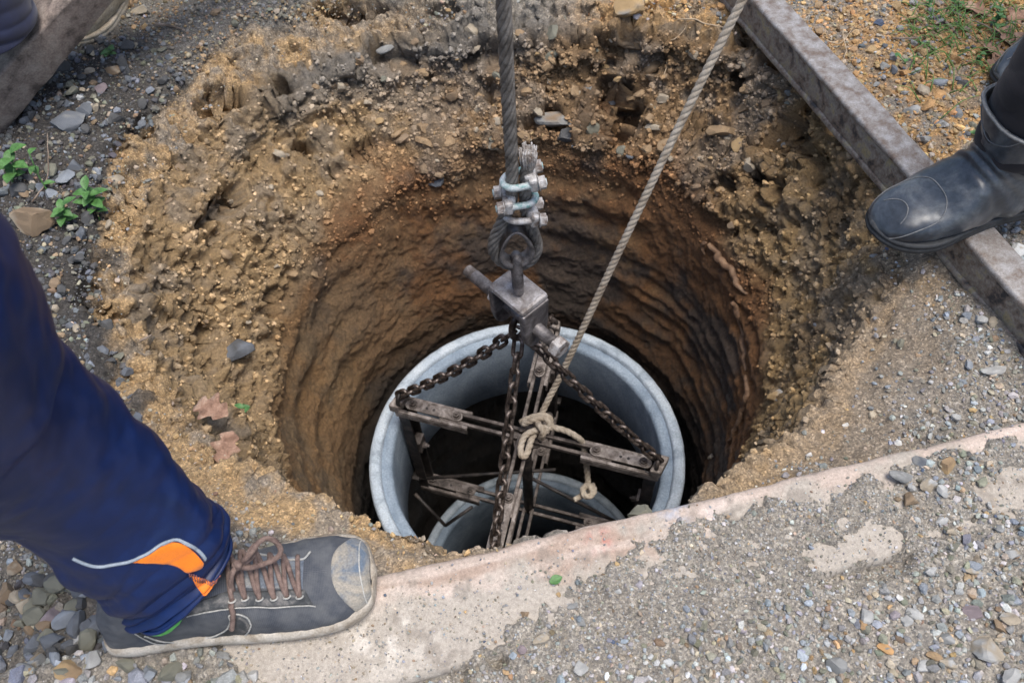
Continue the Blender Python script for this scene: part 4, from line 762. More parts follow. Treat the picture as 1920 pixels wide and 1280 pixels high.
BIG = [
 (70, 424, 56, 'brown', 'flat brown-grey rock slab under the leafy weed at the left edge', 1.5), (124, 332, 27, 'blue', 'bluish grey lump of rock between the two left weeds', 1.), (211, 339, 22, 'tan', 'rounded tan-grey stone right of the bluish lump', 1.2),
 (32, 360, 26, 'dark', 'dark rounded stone by the weed at the far left', 1.), (125, 232, 40, 'slate', 'long slate slab with a rust spot below the upper left beam', 1.6), (187, 168, 18, 'purple', 'angular purplish stone on the dark soil below the beam', 1.1), (148, 182, 13, 'white', 'small white and rust chip beside the purplish stone', 1.3), (163, 197, 14, 'blue', 'smooth blue-grey pebble under the white chip', 1.),
 (266, 20, 22, 'tan', 'round tan stone at the top left near the beam end', 1.), (215, 134, 25, 'brown', 'flat brown stone in the soil above the purplish one', 1.7), (234, 86, 10, 'grey', 'small round grey pebble by the sprig at the top left', 1.), (226, 306, 24, 'slate', 'dark flat stone above the rounded tan one', 1.4),
 (95, 1158, 34, 'purple', 'big purple-brown stone left of the shoe heel', 1.2), (142, 1136, 24, 'olive', 'olive stone behind the big purple-brown one', 1.3), (202, 1208, 25, 'blue', 'spiky blue-grey stone at the shoe heel', 1.), (58, 1252, 26, 'tan', 'tan stone with a pale cap in the bottom left corner', 1.), (130, 1256, 38, 'mud', 'brown stone with an ochre patch at the bottom left', 1.25), (84, 1196, 22, 'olive', 'greenish stone below the big purple-brown one', 1.),
 (238, 1246, 24, 'olive', 'grey-green wedge stone under the shoe heel', 1.1), (276, 1264, 26, 'blue', 'pale blue pointed stone at the bottom edge', 1.2), (24, 1062, 25, 'brown', 'dark brown stone at the left edge below the trouser', 1.1), (64, 1086, 17, 'slate', 'dark stone in the shade of the trouser leg', 1.), (146, 1196, 17, 'pale', 'pale wedge stone right of the big purple-brown one', 1.3), (38, 1166, 20, 'olive', 'grey stone at the left edge beside the big purple-brown one', 1.), (14, 1188, 15, 'blue', 'bluish stone cut by the left frame edge', 1.),
 (1090, 1250, 20, 'pale', 'pale squarish stone low in the middle of the gravel', 1.1), (1014, 1199, 16, 'tan', 'pale oval stone in the gravel below the plank', 1.4), (1088, 1161, 19, 'grey', 'whitish veined stone in the middle of the gravel', 1.), (979, 1217, 12, 'purple', 'purple pebble beside the pale oval stone', 1.3), (1160, 1106, 11, 'pale', 'pale grey pebble below the bare plank', 1.3), (1048, 1113, 8, 'ochre', 'small yellow pebble beside the green leaf scrap', 1.), (1221, 1229, 10, 'white', 'white diamond-shaped pebble in the lower gravel', 1.), (1256, 1240, 14, 'white', 'white and rust chip near the diamond pebble', 1.5), (985, 1150, 13, 'brown', 'brown pebble at the left of the gravel', 1.), (1074, 1133, 11, 'grey', 'grey chip under the small yellow pebble', 1.5),
 (1744, 908, 20, 'white', 'long white stone standing out on the gravel heap', 1.5), (1708, 936, 23, 'brown', 'rounded brown-topped stone on the gravel heap', 1.2), (1733, 866, 23, 'slate', 'dark blue-black clod on the plank gravel', 1.2), (1776, 871, 22, 'mud', 'brown earth clod beside the dark one', 1.1), (1690, 890, 23, 'grey', 'flat grey stone left of the long white one', 1.2), (1711, 912, 14, 'pale', 'pale chip between the flat grey and white stones', 1.5), (1720, 976, 13, 'pale', 'light grey stone below the brown-topped one', 1.), (1768, 972, 14, 'pale', 'triangular pale stone on the heap', 1.1), (1785, 994, 15, 'tan', 'tan flat stone in the middle of the heap', 1.3), (1790, 1022, 15, 'olive', 'greenish stone below the tan flat one', 1.1),
 (1826, 1148, 25, 'purple', 'pinkish purple stone right of the lower gravel', 1.2), (1846, 1214, 42, 'tan', 'largest flat grey-brown stone at the lower right', 1.25), (1896, 1266, 32, 'pale', 'pale blue-white stone in the bottom right corner', 1.2), (1660, 1216, 17, 'orange', 'orange stone in the lower right gravel', 1.2), (1895, 1158, 24, 'tan', 'tan stone with a yellow patch near the right edge', 1.3), (1748, 1072, 16, 'pale', 'upright pale stone below the heap', 1.4), (1825, 1066, 17, 'tan', 'blocky tan stone at the right of the heap', 1.1), (1776, 1196, 22, 'grey', 'long grey stone left of the pinkish purple one', 1.6), (1782, 1240, 20, 'tan', 'tan stone below the long grey one', 1.2), (1752, 1230, 16, 'mud', 'small rust-stained stone beside the orange one', 1.2), (1902, 1035, 18, 'tan', 'cream stone at the right edge below the plank', 1.2), (1700, 1162, 16, 'pale', 'pale flat stone left of the long grey one', 1.2), (1735, 1250, 17, 'pale', 'pale stone at the bottom near the orange one', 1.1),
 (1864, 692, 20, 'pale', 'long pale flake on the gravel right of the pit', 1.8), (1740, 792, 15, 'pale', 'pale upright stone above the plank at the right', 1.4), (1750, 768, 14, 'tan', 'pinkish tan stone above the pale upright one', 1.3), (1853, 660, 9, 'white', 'white chip above the long pale flake', 1.2), (1566, 672, 8, 'white', 'small white chip on the soil right of the pit', 1.4), (1748, 803, 8, 'white', 'bright white chip touching the plank edge', 1.2), (1205, 962, 34, 'olive', 'grey-brown stone jutting behind the plank at the pit edge', 1.4), (1540, 730, 10, 'blue', 'blue-grey pebble on the compact soil shelf', 1.),
 (1712, 206, 20, 'grey', 'rounded grey stone beyond the rail', 1.1), (1763, 180, 16, 'orange', 'round orange stone beyond the rail', 1.), (1740, 198, 20, 'orange', 'flat orange stone beside the rounded grey one', 1.5), (1768, 153, 17, 'blue', 'blue-grey stone behind the round orange one', 1.3), (1768, 231, 17, 'grey', 'square grey stone below the flat orange one', 1.), (1735, 260, 17, 'grey', 'brownish grey stone close to the rail', 1.1), (1790, 333, 21, 'tan', 'tan-grey stone just above the boot toe', 1.3), (1766, 306, 14, 'slate', 'dark pointed stone just above the boot', 1.2), (1712, 34, 17, 'ochre', 'ochre stone under the twig at the top right', 1.), (1651, 42, 12, 'navy', 'flat dark blue chip at the top right', 1.7), (1731, 100, 13, 'olive', 'grey-green stone half sunk in the orange soil', 1.), (1808, 155, 16, 'dark', 'dark jagged stone beside the blue-grey one', 1.3), (1795, 212, 18, 'slate', 'grey stone between the weeds by the boots', 1.), (1824, 235, 14, 'olive', 'dark stone next to the curled weed', 1.), (1672, 84, 8, 'navy', 'tiny dark blue pebble beyond the rail', 1.), (1908, 470, 26, 'white', 'frosty white lump at the right edge behind the rail', 1.2), (1915, 105, 12, 'pale', 'pale grey stone at the upper right edge beside dead leaves', 1.)]
for px, py, s, ck, lb, asp in BIG:
    p0 = at(px, py, .008); z0 = max(gz(p0[0], p0[1]), PL_TOP if (lambda q: -.0 < q[1] < PL_W and abs(q[0]) < .7)(plank_uv(p0[0], p0[1])) else -1); p0 = at(px, py, z0+.004); dep = (p0-CAM)@FW; r_ = s*dep/FPX*.92
    spot = {'mud': 'ochre', 'tan': 'pale', 'brown': 'tan', 'white': 'tan', 'slate': 'grey', 'grey': 'pale'}.get(ck) if s > 15 else None
    u_, v_ = plank_uv(p0[0], p0[1])
    put_stone((p0[0], p0[1], z0+r_*.22), r_, ck, (rng.normal(0, .25), rng.normal(0, .25), rng.uniform(-.6, .6)+(0 if rng.random() < .5 else 3.1)), lb, sub=3 if s > 12 else 2, spot=spot, asp=asp**.6, flat=.62)

# zones of loose stones: density, sizes, colours
ZN = {'gravel': (['grey', 'blue', 'pale', 'tan', 'brown', 'olive', 'ochre', 'white', 'navy', 'slate'], [.34, .13, .19, .13, .05, .12, .012, .025, .005, .005]),
      'dark': (['dark', 'slate', 'olive', 'brown', 'blue', 'tan'], [.36, .24, .20, .10, .04, .06]),
      'orange': (['ochre', 'orange', 'tan', 'grey', 'mud', 'slate'], [.30, .24, .18, .13, .10, .05]),
      'soil': (['mud', 'tan', 'grey', 'brown', 'olive', 'ochre'], [.2, .22, .22, .16, .12, .08]),
      'lip': (['ochre', 'tan', 'mud', 'grey'], [.4, .3, .15, .15])}
def zone(x, y):
    th_ = np.arctan2(y-OY, x-OX); dg_ = np.degrees(th_); d = np.hypot(x-OX, y-OY)-lipr(th_); b, u, v = bare(x, y)
    nz = fbm(P3(x*9, y*9, 3), 3, 210)
    z = np.full(len(x), 'soil', dtype=object); dens = np.full(len(x), .35); sz = np.full(len(x), .0022)
    m = dband(dg_, 138, 232, 5) > .5; m &= d > .0; z[m] = 'dark'; dens[m] = .75; sz[m] = .0029
    m = (dband(dg_, 95, 138, 3) > .5); z[m] = 'soil'; dens[m] = .8; sz[m] = .0027
    m = dband(dg_, 3, 75, 3) > .5; z[m] = 'orange'; dens[m] = .95; sz[m] = .0033
    m = (dband(dg_, -62, 3, 3) > .5) & (v < 0); z[m] = 'gravel'; dens[m] = .12+.9*sstep(.05, .14, d[m]+nz[m]*.04); sz[m] = .0026
    m = (dband(dg_, 205, 262, 5) > .5); z[m] = 'gravel'; dens[m] = .15+.7*sstep(.05, .10, d[m]); sz[m] = .0026
    m = (d < sm(LIPW, dg_)*(.85+nz*.25)) & (dband(dg_, 105, 262, 5) > .5); z[m] = 'lip'; dens[m] = .22; sz[m] = .0019
    m = (v > 0) & (np.abs(u) < 1.2); z[m] = 'gravel'; cov = 1-b[m]; big = sstep(.15, .28, u[m]+nz[m]*.06)*sstep(.06, .02, np.abs(u[m]-.27))+sstep(PL_W-.01, PL_W+.05, v[m])
    dens[m] = np.where((v[m] < PL_W), .06+.94*np.maximum(cov, .35*sstep(.01, .05, v[m])), 1.); sz[m] = .0014+.0017*np.clip(big, 0, 1)*1.
    m = (x < -.28) & (y < .36) & (v > -.1); z[m] = 'dark'; dens[m] = 1.; sz[m] = .0068
    z[(x < -.20) & (y < .26)] = 'gravel'
    dens[d < .004] = 0
    return z, dens, sz, d, u, v, b
n = 205000; xs = rng.uniform(-1.2, 1.25, n); ys = rng.uniform(-.05, 1.75, n)
px_, py_ = project(P3(xs, ys, .01)); keep = (px_ > -420) & (px_ < 2340) & (py_ > -160) & (py_ < 1600); xs, ys = xs[keep], ys[keep]; inframe = None
zn, dens, sz, dd_, uu, vv, bb = zone(xs, ys)
# nearer ground carries smaller grit as well
fx_, fy_ = project(P3(xs, ys, .01)); off_ = (fx_ < -30) | (fx_ > 1950) | (fy_ < -30) | (fy_ > 1310)
acc = rng.random(len(xs)) < dens*np.clip((.0030/sz)**1.1, .25, 1.6)*.60*np.where(off_, .45, 1.); xs, ys, zn, sz, uu, vv, bb = [a[acc] for a in (xs, ys, zn, sz, uu, vv, bb)]
size = sz*np.exp(rng.normal(0, 1, len(xs))*np.where(zn == 'dark', .62, .48)); size = np.clip(size, .0009, .019)
onp = (vv > 0) & (vv < PL_W) & (np.abs(uu) < .6) & (bb > .5); size[onp] = np.minimum(size[onp], .0022)
zs_ = ground_z(xs, ys); zs_[onp] = np.maximum(zs_[onp], PL_TOP)
def free_of(x, y):
    m = np.ones(len(x), bool)
    q = np.stack([x, y], 1)-ra; a, b = q@rd, q@rn; m &= ~((b > -.004) & (b < .056))
    q = np.stack([x, y], 1)-SH0[:2]; a, b = q@sf[:2], q@ss[:2]; m &= ~((a > -.004) & (a < SLEN+.006) & (np.abs(b) < .046))
    return m
fm = free_of(xs, ys); xs, ys, zn, size, zs_ = [a[fm] for a in (xs, ys, zn, size, zs_)]
cols = np.zeros((len(xs), 3)); ckeys = np.empty(len(xs), object)
for k, (names, wts) in ZN.items():
    m = zn == k; ckeys[m] = rng.choice(names, m.sum(), p=np.array(wts)/sum(wts))
for k in SC: cols[ckeys == k] = SC[k]
cols *= np.exp(rng.normal(0, .22, (len(xs), 1))); cols *= 1+rng.normal(0, .035, cols.shape)
fx_, fy_ = project(P3(xs, ys, .01)); inf_ = (fx_ > 5) & (fx_ < 1915) & (fy_ > 5) & (fy_ < 1275); order = np.argsort(-(size*inf_)); ind = order[:260]; rest = order[260:]
ZL_ = {'gravel': 'small stone lying loose in the grey gravel by the plank', 'dark': 'small stone lying loose on the dark soil at the left', 'orange': 'small stone lying loose on the orange soil beyond the rail', 'soil': 'small stone lying loose on the brown soil behind the pit', 'lip': 'small stone lying loose on the ochre pit lip'}
CN = {'grey': 'grey', 'blue': 'blue-grey', 'pale': 'pale grey', 'tan': 'tan', 'brown': 'brown', 'ochre': 'ochre', 'dark': 'blackish', 'white': 'white', 'slate': 'slate-coloured', 'purple': 'purplish', 'orange': 'orange', 'olive': 'olive', 'navy': 'dark blue', 'mud': 'mud-brown'}
NM_ = [(430, 1150, 'the lace-up shoe toe'), (215, 1190, 'the shoe heel'), (100, 1010, 'the navy trouser leg'), (60, 424, 'the flat brown slab'), (185, 400, 'the bushy weed'), (124, 332, 'the bluish lump'), (125, 232, 'the long slate slab'), (60, 180, 'the upper left beam'), (187, 168, 'the angular purplish stone'), (266, 20, 'the round tan stone'), (20, 330, 'the pale green weed'), (95, 1158, 'the big purple-brown stone'), (130, 1256, 'the brown ochre-patched stone'), (24, 1062, 'the dark brown stone'), (1090, 1250, 'the pale squarish stone'), (1014, 1199, 'the pale oval stone'), (1221, 1229, 'the white diamond pebble'), (1660, 1216, 'the orange stone'), (1846, 1214, 'the largest flat stone'), (1896, 1266, 'the pale corner stone'), (1744, 908, 'the long white stone'), (1600, 1050, 'the bare plank patch'), (1790, 1022, 'the greenish heap stone'), (1864, 692, 'the long pale flake'), (1800, 560, 'the near rail end'), (1712, 206, 'the rounded grey stone'), (1763, 180, 'the round orange stone'), (1768, 231, 'the square grey stone'), (1712, 34, 'the ochre stone'), (1673, 72, 'the thin straight twig'), (1890, 75, 'the large dry leaf'), (1835, 265, 'the curled weed'), (1560, 100, 'the far part of the rail'), (400, 800, 'the torn reddish leaf'), (330, 860, 'the tiny sprout'), (455, 650, 'the dark slate in the wall'), (700, 30, 'the far pit lip'), (320, 48, 'the bent grey twig'), (1400, 1150, 'the middle gravel'), (1500, 1250, 'the bottom gravel'), (700, 1230, 'the whitish plank stain'), (880, 1240, 'the left gravel edge')]
NP_ = np.array([a[:2] for a in NM_], float); ZS_ = {'gravel': 'in the gravel', 'dark': 'on dark soil', 'orange': 'on orange soil', 'soil': 'on brown soil', 'lip': 'on the pit lip'}
def where(p):
    x, y = project(np.array([p]))
    d = NP_-[x[0], y[0]]; k = np.hypot(*d.T).argmin(); dx, dy = -d[k]
    rel = ('right of' if dx > 0 else 'left of') if abs(dx) > 1.5*abs(dy) else ('just below' if dy > 0 else 'just above') if abs(dy) > 1.5*abs(dx) else (('below' if dy > 0 else 'above')+' and '+('right of' if dx > 0 else 'left of'))
    return rel+' '+NM_[k][2], np.hypot(dx, dy)
seen_ = {}
for i in ind:
    wl_, dist_ = where((xs[i], ys[i], zs_[i])); sz_ = 'large' if size[i] > .011 else 'middling' if size[i] > .0085 else 'small'
    ZLAB = ' '.join((sz_, CN[ckeys[i]], 'stone', ZS_[zn[i]], wl_)); seen_.setdefault(ZLAB, []).append((dist_, i))
LABEL_ = {}
for l_, L_ in seen_.items():
    L_.sort(); od = ['nearest ', 'second ', 'third ', 'fourth ', 'fifth ', 'sixth ']
    for k_, (d_, i_) in enumerate(L_): LABEL_[i_] = l_ if len(L_) == 1 else (od[k_]+l_ if k_ < 6 else 'farther '+l_)
for i_, l_ in LABEL_.items():
    if len(l_.split()) > 16: LABEL_[i_] = l_.replace(' in the gravel', '').replace(' on dark soil', '').replace(' on orange soil', '').replace(' on brown soil', '').replace(' on the pit lip', '')
for i in ind:
    put_stone((xs[i], ys[i], zs_[i]+size[i]*.25), size[i], ckeys[i], (rng.normal(0, .4), rng.normal(0, .4), rng.uniform(0, 6.28)), LABEL_[i], group='loose stones '+ZS_[zn[i]])
def scatter(pos, size, cols, name, parent=None, seed=3, flat=.65, sub=1):
    r = np.random.default_rng(seed); V0, F0 = ICO[sub]; n = len(pos); B = np.stack([rock(900+k, sub, 6, .16, flat)[0] for k in range(24)])
    V = B[r.integers(0, 24, n)]; a = r.uniform(0, 6.283, n); b = r.normal(0, .45, n); ca, sa, cb_, sb_ = np.cos(a), np.sin(a), np.cos(b), np.sin(b)
    Rm = np.stack([np.stack([ca, -sa*cb_, sa*sb_], -1), np.stack([sa, ca*cb_, -ca*sb_], -1), np.stack([0*a, sb_, cb_], -1)], 1)
    V = np.einsum('nij,nkj->nki', Rm, V)*size[:, None, None]+pos[:, None]
    F_ = (F0[None]+(np.arange(n)*len(V0))[:, None, None]).reshape(-1, 3); C_ = np.repeat(cols, len(V0), 0)
    return mesh(name, V.reshape(-1, 3), F_, M['stone'], parent, False, C_)
lowz = np.isin(zn[rest], ['gravel'])
for nm, mk, lb in (('gravel', lowz, 'fine mixed grey gravel scattered over the plank and the ground beside it'), ('soil_crumbs', ~lowz, 'crumbs of dark and orange soil scattered around the pit')):
    i = rest[mk]; o = scatter(np.c_[xs[i], ys[i], zs_[i]+size[i]*.25], size[i], cols[i], nm); tag(o, lb, kind='stuff')

n = 330000; gx = rng.uniform(-1.0, 1.05, n); gy = rng.uniform(.10, 1.5, n); px_, py_ = project(P3(gx, gy, .01)); keep = (px_ > -20) & (px_ < 1940) & (py_ > -20) & (py_ < 1300); gx, gy = gx[keep], gy[keep]
zn2, dn2, _, d2, u2_, v2_, b2_ = zone(gx, gy); near_ = np.where(gy < .75, 1., .5)
acc = rng.random(len(gx)) < np.clip(dn2, 0, 1)*near_*.36; gx, gy, zn2, v2_, u2_, b2_ = [a[acc] for a in (gx, gy, zn2, v2_, u2_, b2_)]; fm = free_of(gx, gy); gx, gy, zn2, v2_, u2_, b2_ = [a[fm] for a in (gx, gy, zn2, v2_, u2_, b2_)]
gzv = ground_z(gx, gy); on2 = (v2_ > 0) & (v2_ < PL_W) & (np.abs(u2_) < .7) & (b2_ > .5); gzv[on2] = np.maximum(gzv[on2], PL_TOP); gs = np.clip(.00115*np.exp(rng.normal(0, .35, len(gx))), .0006, .002)
gc = np.zeros((len(gx), 3))
for k, (names, wts) in ZN.items():
    m = np.where(zn2 == k)[0]; ch = rng.choice(names, len(m), p=np.array(wts)/sum(wts)); gc[m] = np.array([SC[c] for c in ch]).reshape(-1, 3)
gc = (gc*.7+.3*np.array([.34, .30, .25]))*np.exp(rng.normal(0, .28, (len(gc), 1)))
ICO[0] = (np.array([(1, 0, 0), (-1, 0, 0), (0, 1, 0), (0, -1, 0), (0, 0, 1), (0, 0, -1.)]), np.array([(0, 2, 4), (2, 1, 4), (1, 3, 4), (3, 0, 4), (2, 0, 5), (1, 2, 5), (3, 1, 5), (0, 3, 5)]))
tag(scatter(np.c_[gx, gy, gzv+gs*.2], gs, gc, 'grit', None, 17, .8, 0), 'fine sandy grit spread over the ground and plank', kind='stuff')

# stones bedded in the pit wall
wp = WALL.reshape(-1, 3); wn_ = WN.reshape(-1, 3); wx, wy = project(wp); wvis = ((CAM-wp)*wn_).sum(1) > 0
wh = np.repeat(np.r_[0, h_rows], NT); wdg = np.tile(deg1, len(h_rows)+1)
def wall_pick(px, py):
    d = np.hypot(wx-px, wy-py)+np.where(wvis, 0, 50); c = np.where(d < d.min()+3)[0]; c = c[((wp[c]-CAM)@FW).argmin()]; return c
for px, py, s, ck, asp, sp in ((1356, 250, 36, 'mud', 1.1, None), (1042, 232, 42, 'brown', 1.4, 'grey'), (1172, 22, 46, 'ochre', 1.2, 'grey'), (456, 650, 46, 'slate', 1.3, 'dark'), (1062, 266, 30, 'dark', 2., None), (1220, 128, 26, 'mud', 1., None), (1148, 160, 20, 'brown', 1., 'tan'), (1080, 172, 18, 'mud', 1.1, None), (1245, 185, 20, 'tan', 1.1, None), (1150, 190, 20, 'slate', 1.3, None), (1035, 55, 22, 'olive', 1., None), (880, 55, 22, 'tan', 1., None), (800, 140, 20, 'mud', 1.2, None), (640, 160, 18, 'tan', 1.1, None), (1660, 600, 20, 'mud', 1., None), (1455, 735, 20, 'ochre', 1.2, 'pale'), (1330, 855, 14, 'tan', 1., None), (715, 100, 20, 'grey', 1.2, None), (520, 290, 20, 'tan', 1.1, 'grey'), (470, 480, 22, 'ochre', 1.1, None), (420, 395, 18, 'mud', 1., None), (545, 510, 20, 'mud', 1.4, None)):
    c = wall_pick(px, py); r_ = s*((wp[c]-CAM)@FW)/FPX*.9
    put_stone(wp[c]-wn_[c]*r_*.25, r_, ck, (rng.normal(0, .5), rng.normal(0, .5), rng.uniform(-.5, .5)), sub=3, spot=sp, parent=pit, asp=asp**.6)
wgt = (wvis & (wx > 300) & (wx < 1660) & (wy > -40) & (wy < 620))*(dband(wdg, 32, 118, 8)*sstep(.22, .13, wh)*sstep(-.005, .03, wh)+.16*dband(wdg, 118, 205, 10)*sstep(.26, .15, wh)+.05*dband(wdg, -50, 32, 8)*sstep(.26, .15, wh))
for c in rng.choice(len(wp), 275, p=wgt/wgt.sum()):
    s = float(np.clip(.0100*math.exp(rng.normal(0, .42)), .004, .024)); ck = rng.choice(['mud', 'brown', 'tan', 'ochre', 'olive', 'grey', 'slate'], p=[.32, .25, .18, .10, .10, .03, .02])
    put_stone(wp[c]-wn_[c]*s*.15, s, ck, tuple(rng.uniform(-.6, .6, 3)), parent=pit)
wg2 = wgt+.22*(wvis & (wx > 250) & (wx < 1700))*sstep(.30, .2, wh)
cs = rng.choice(len(wp), 11000, p=wg2/wg2.sum()); s_ = np.clip(.0030*np.exp(rng.normal(0, .5, len(cs))), .0012, .008)
ro = scatter(wp[cs], s_, np.clip(colr[(nr-1)*NT:][cs, :3]*np.exp(rng.normal(0, .22, (len(cs), 1))), .01, .8), 'rubble', pit, 9, .85); tag(ro, 'small clods and pebbles bedded in the pit wall', kind='stuff')

# ------------------------------------------------------------ plants, leaves, twigs, roots
def leaf_geo(base, d, up_, L, Wd, curl=.25, n=7, lobes=0):
    d = norm(d); s = norm(np.cross(d, up_)); u = np.cross(s, d); V = []; 
    for i in range(n):
        t = i/(n-1); w_ = Wd*math.sin(math.pi*min(1, t*.92+.06))**.8*(1+.35*lobes*math.sin(t*17)); c = base+d*L*t+u*(-curl*L*t*t+.1*L*t)
        V += [c-s*w_+u*w_*.35, c, c+s*w_+u*w_*.35]
    return V, [(i*3+j, i*3+j+1, i*3+j+4, i*3+j+3) for i in range(n-1) for j in (0, 1)]
def weed(px, py, h, nl, L, label, lean=(0, 0), seed=1, blades=0):
    nl = int(nl*1.5); L *= .85
    r = np.random.default_rng(seed); p0 = at(px, py, .0); z0 = gz(*p0[:2]); p0 = at(px, py, z0); t = thing('weed', label, 'weed', p0, 'green weeds sprouting around the pit')
    tip = p0+np.array([lean[0], lean[1], h]); st = resample([p0-EZ*.004, p0*.5+tip*.5+np.array([r.normal(0, .004), r.normal(0, .004), 0]), tip], n=14)
    MB().add(*tube(st, np.linspace(.0014, .0008, 14), 6)).build('stem', M['leaf'], t)
    for k in range(nl):
        q = .25+.75*(k+1)/nl; b = st[int(q*13)]; a = k*2.4+r.uniform(-.4, .4); d = np.array([math.cos(a), math.sin(a), r.uniform(.1, .6)])
        V, F_ = leaf_geo(b, d, EZ, L*r.uniform(.65, 1.15), L*.30*r.uniform(.8, 1.2), r.uniform(.15, .5)); MB().add(V, F_).build('leaf', M['leaf'], t)
    return t
weed(185, 410, .045, 8, .030, 'bushy green weed right of the flat brown slab', (-.005, .02), 1); weed(120, 420, .03, 6, .026, 'low leafy weed touching the flat brown slab', (.01, .01), 2); weed(20, 340, .04, 6, .034, 'pale green weed at the left edge above the trouser', (.015, .02), 3); weed(100, 375, .07, 3, .02, 'tall thin weed stem with few leaves left of the bushy one', (-.01, .03), 4)
weed(208, 100, .015, 5, .020, 'small green sprig near the end of the upper left beam', (.01, -.01), 5); weed(170, 62, .02, 4, .016, 'tiny weed shaded under the upper left beam', (.01, 0), 6); weed(345, 905, .004, 3, .010, 'tiny sprout on the grey crumbs beside the trouser', (0, 0), 7)
weed(1870, 60, .03, 7, .018, 'leafy weed among the dead leaves at the upper right', (0, .02), 8); weed(1835, 265, .02, 5, .022, 'curled green weed just above the boot', (.01, .01), 9); weed(1800, 20, .02, 5, .016, 'small weed by the twig at the top right', (0, .02), 10); weed(1745, 25, .015, 4, .012, 'tiny weed by the ochre stone at the top', (0, .02), 11); weed(1840, 130, .015, 4, .014, 'tiny weed above the farther boot', (0, .02), 12); weed(1690, 118, .012, 2, .012, 'single pale seedling in the orange soil', (-.01, .01), 13); weed(1720, 85, .010, 3, .010, 'sprout beside the half-sunk grey-green stone', (0, 0), 14); weed(455, 755, .008, 2, .014, 'green leaf sprig on the near left pit lip', (.012, -.012), 15)
gb = []; r = np.random.default_rng(5); mb = MB()
for k in range(230):
    px, py = r.uniform(1700, 1915), r.uniform(-20, 90)+max(0, r.normal(0, 60)); p0 = at(px, py, .0); p0 = at(px, py, gz(*p0[:2])); a = r.uniform(0, 6.28); L = r.uniform(.02, .06); d = np.array([math.cos(a), math.sin(a), r.uniform(.2, 1.)])*L
    mb.add(*tube(resample([p0, p0+d*.5+EZ*L*.12, p0+d-EZ*L*.25], n=6), np.linspace(.0012, .0004, 6), 4))
tag(mb.build('grass', M['grass']), 'thin green grass blades among the leaves at the upper right', kind='stuff')
def dead(px, py, L, Wd, ang, label, lob=1, tilt=.15):
    p0 = at(px, py, 0); z0 = gz(*p0[:2])+.005; p0 = at(px, py, z0); d = np.array([math.cos(ang), math.sin(ang), tilt]); V, F_ = leaf_geo(p0-norm(d)*L/2, d, norm((.2, -.1, 1)), L, Wd, .1, 16, lob)
    o = MB().add(V, F_).build('dead_leaf', M['dead_leaf']); m = o.modifiers.new('s', 'SOLIDIFY'); m.thickness = .0005; tag(o, label, 'leaf', 'dry brown leaves on the ground')
dead(398, 768, .055, .017, -.5, 'torn reddish brown leaf on the near left pit lip'); dead(425, 838, .045, .015, 1.3, 'dry brown leaf below the torn reddish one beside the grey crumbs'); dead(1890, 75, .07, .022, 1.9, 'large dry leaf at the upper right edge'); dead(1875, 118, .045, .018, .4, 'pinkish dry leaf above the farther boot'); dead(1830, 20, .05, .016, 2.6, 'curled dry leaf under the grass at the top right'); dead(1905, 30, .045, .018, .9, 'dark brown leaf in the upper right corner'); dead(1860, 95, .035, .014, 2.2, 'small pinkish leaf beside the large dry one')
sc_ = at(1031, 1092, PL_TOP+.002); V, F_ = leaf_geo(sc_, (1, .4, .05), EZ, .015, .0055, .1); tag(MB().add(V, F_).build('leaf_scrap', M['leaf']), 'torn scrap of bright green leaf on the plank', 'leaf')
def twig(pts, r0, name, label, mat='twig', cat='twig', group=None, z=.006, r1=.5):
    P = []
    for q in pts: p0 = at(q[0], q[1], 0); zz0 = gz(*p0[:2])+z; P.append(at(q[0], q[1], zz0))
    P = resample(P, n=30); P += np.c_[fbm(P*60, 2, 300), fbm(P*60, 2, 301), fbm(P*60, 2, 302)]*r0*.6
    tag(MB().add(*tube(P, np.linspace(r0, r0*r1, 30), 7)).build(name, M[mat]), label, cat, group)
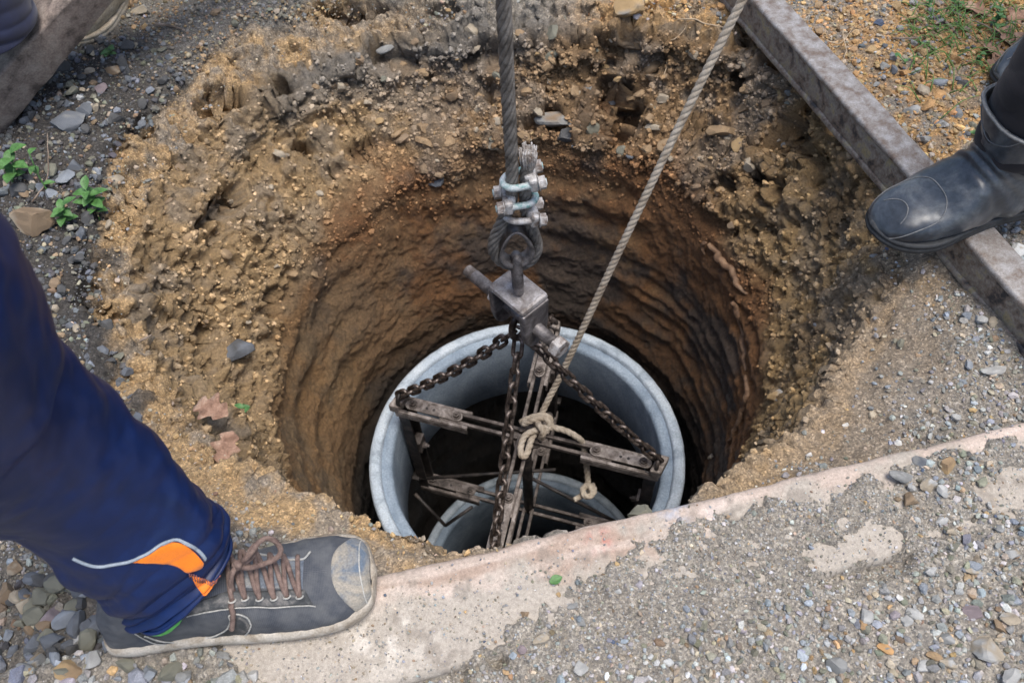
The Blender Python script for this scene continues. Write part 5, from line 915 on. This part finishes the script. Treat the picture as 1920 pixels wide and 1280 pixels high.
twig([(1722, 5), (1760, 28), (1797, 68)], .0035, 'twig', 'thick grey twig pointing at the top right leaves', group='twigs on the ground'); twig([(1673, 72), (1705, 72), (1740, 66)], .002, 'twig', 'thin straight twig on the orange soil', group='twigs on the ground'); twig([(1742, 80), (1752, 94)], .0025, 'twig', 'short twig stub below the thick twig', group='twigs on the ground'); twig([(1790, 25), (1850, 50), (1900, 85)], .0016, 'twig', 'long thin twig under the dead leaves', group='twigs on the ground'); twig([(292, 48), (320, 48), (345, 58)], .003, 'twig', 'bent grey twig on the soil at the top left', group='twigs on the ground'); twig([(60, 380), (90, 330), (88, 250)], .0014, 'twig', 'thin bare stalk between the left weeds', group='twigs on the ground', z=.012); twig([(262, 640), (285, 628)], .0022, 'twig', 'small splinter on the left pit lip', group='twigs on the ground')
def wroot(pts, r0, label, mat='root', lift=.3):
    P = []
    for q in pts: c = wall_pick(*q); P.append(wp[c]+wn_[c]*r0*lift)
    P = resample(P, n=40); P += np.c_[fbm(P*50, 2, 310), fbm(P*50, 2, 311), fbm(P*50, 2, 312)]*r0*.8
    tag(MB().add(*tube(P, r0*np.interp(np.linspace(0, 1, 40), [0, .2, .7, 1], [.6, 1, .9, .35]), 9)).build('root', M[mat]), label, 'root', 'roots in the pit wall')
wroot([(1330, 455), (1352, 490), (1372, 520), (1398, 548)], .0075, 'thick brown root crossing the right pit wall below the rope'); wroot([(1376, 562), (1384, 610), (1392, 650), (1398, 690)], .0065, 'upright brown root lower on the right pit wall'); wroot([(1400, 700), (1398, 740), (1385, 790), (1365, 830)], .0055, 'dark root running down beside the concrete ring on the right'); wroot([(1326, 452), (1318, 465), (1322, 480)], .0045, 'short hooked root stub at the head of the thick root', lift=1.)
wroot([(1282, 28), (1300, 15), (1330, 8), (1360, 5)], .0012, 'fine pale rootlet on the far wall by the rail', 'root_pale', 2.); wroot([(1255, 75), (1270, 70), (1285, 60), (1288, 40)], .0009, 'hair-thin rootlet on the far wall left of the rail', 'root_pale', 2.); wroot([(1247, 115), (1250, 130), (1246, 145)], .0009, 'hair-thin rootlet hanging in the far rubble', 'root_pale', 2.)
twig([(1500, 28), (1520, 26), (1545, 20)], .0010, 'rootlet', 'thin pale rootlet sticking out behind the rail top', 'root_pale', 'root', 'roots in the pit wall', .02); twig([(1580, 55), (1583, 75), (1587, 95), (1580, 112)], .0012, 'rootlet', 'crooked pale rootlet dangling behind the rail', 'root_pale', 'root', 'roots in the pit wall', .01); twig([(1548, 76), (1570, 82), (1583, 76), (1600, 50)], .0011, 'rootlet', 'branching pale rootlet behind the rail', 'root_pale', 'root', 'roots in the pit wall', .01)

#print('TRIS', sum(sum(len(p.vertices)-2 for p in o_.data.polygons) for o_ in scene.objects if o_.type == 'MESH'))
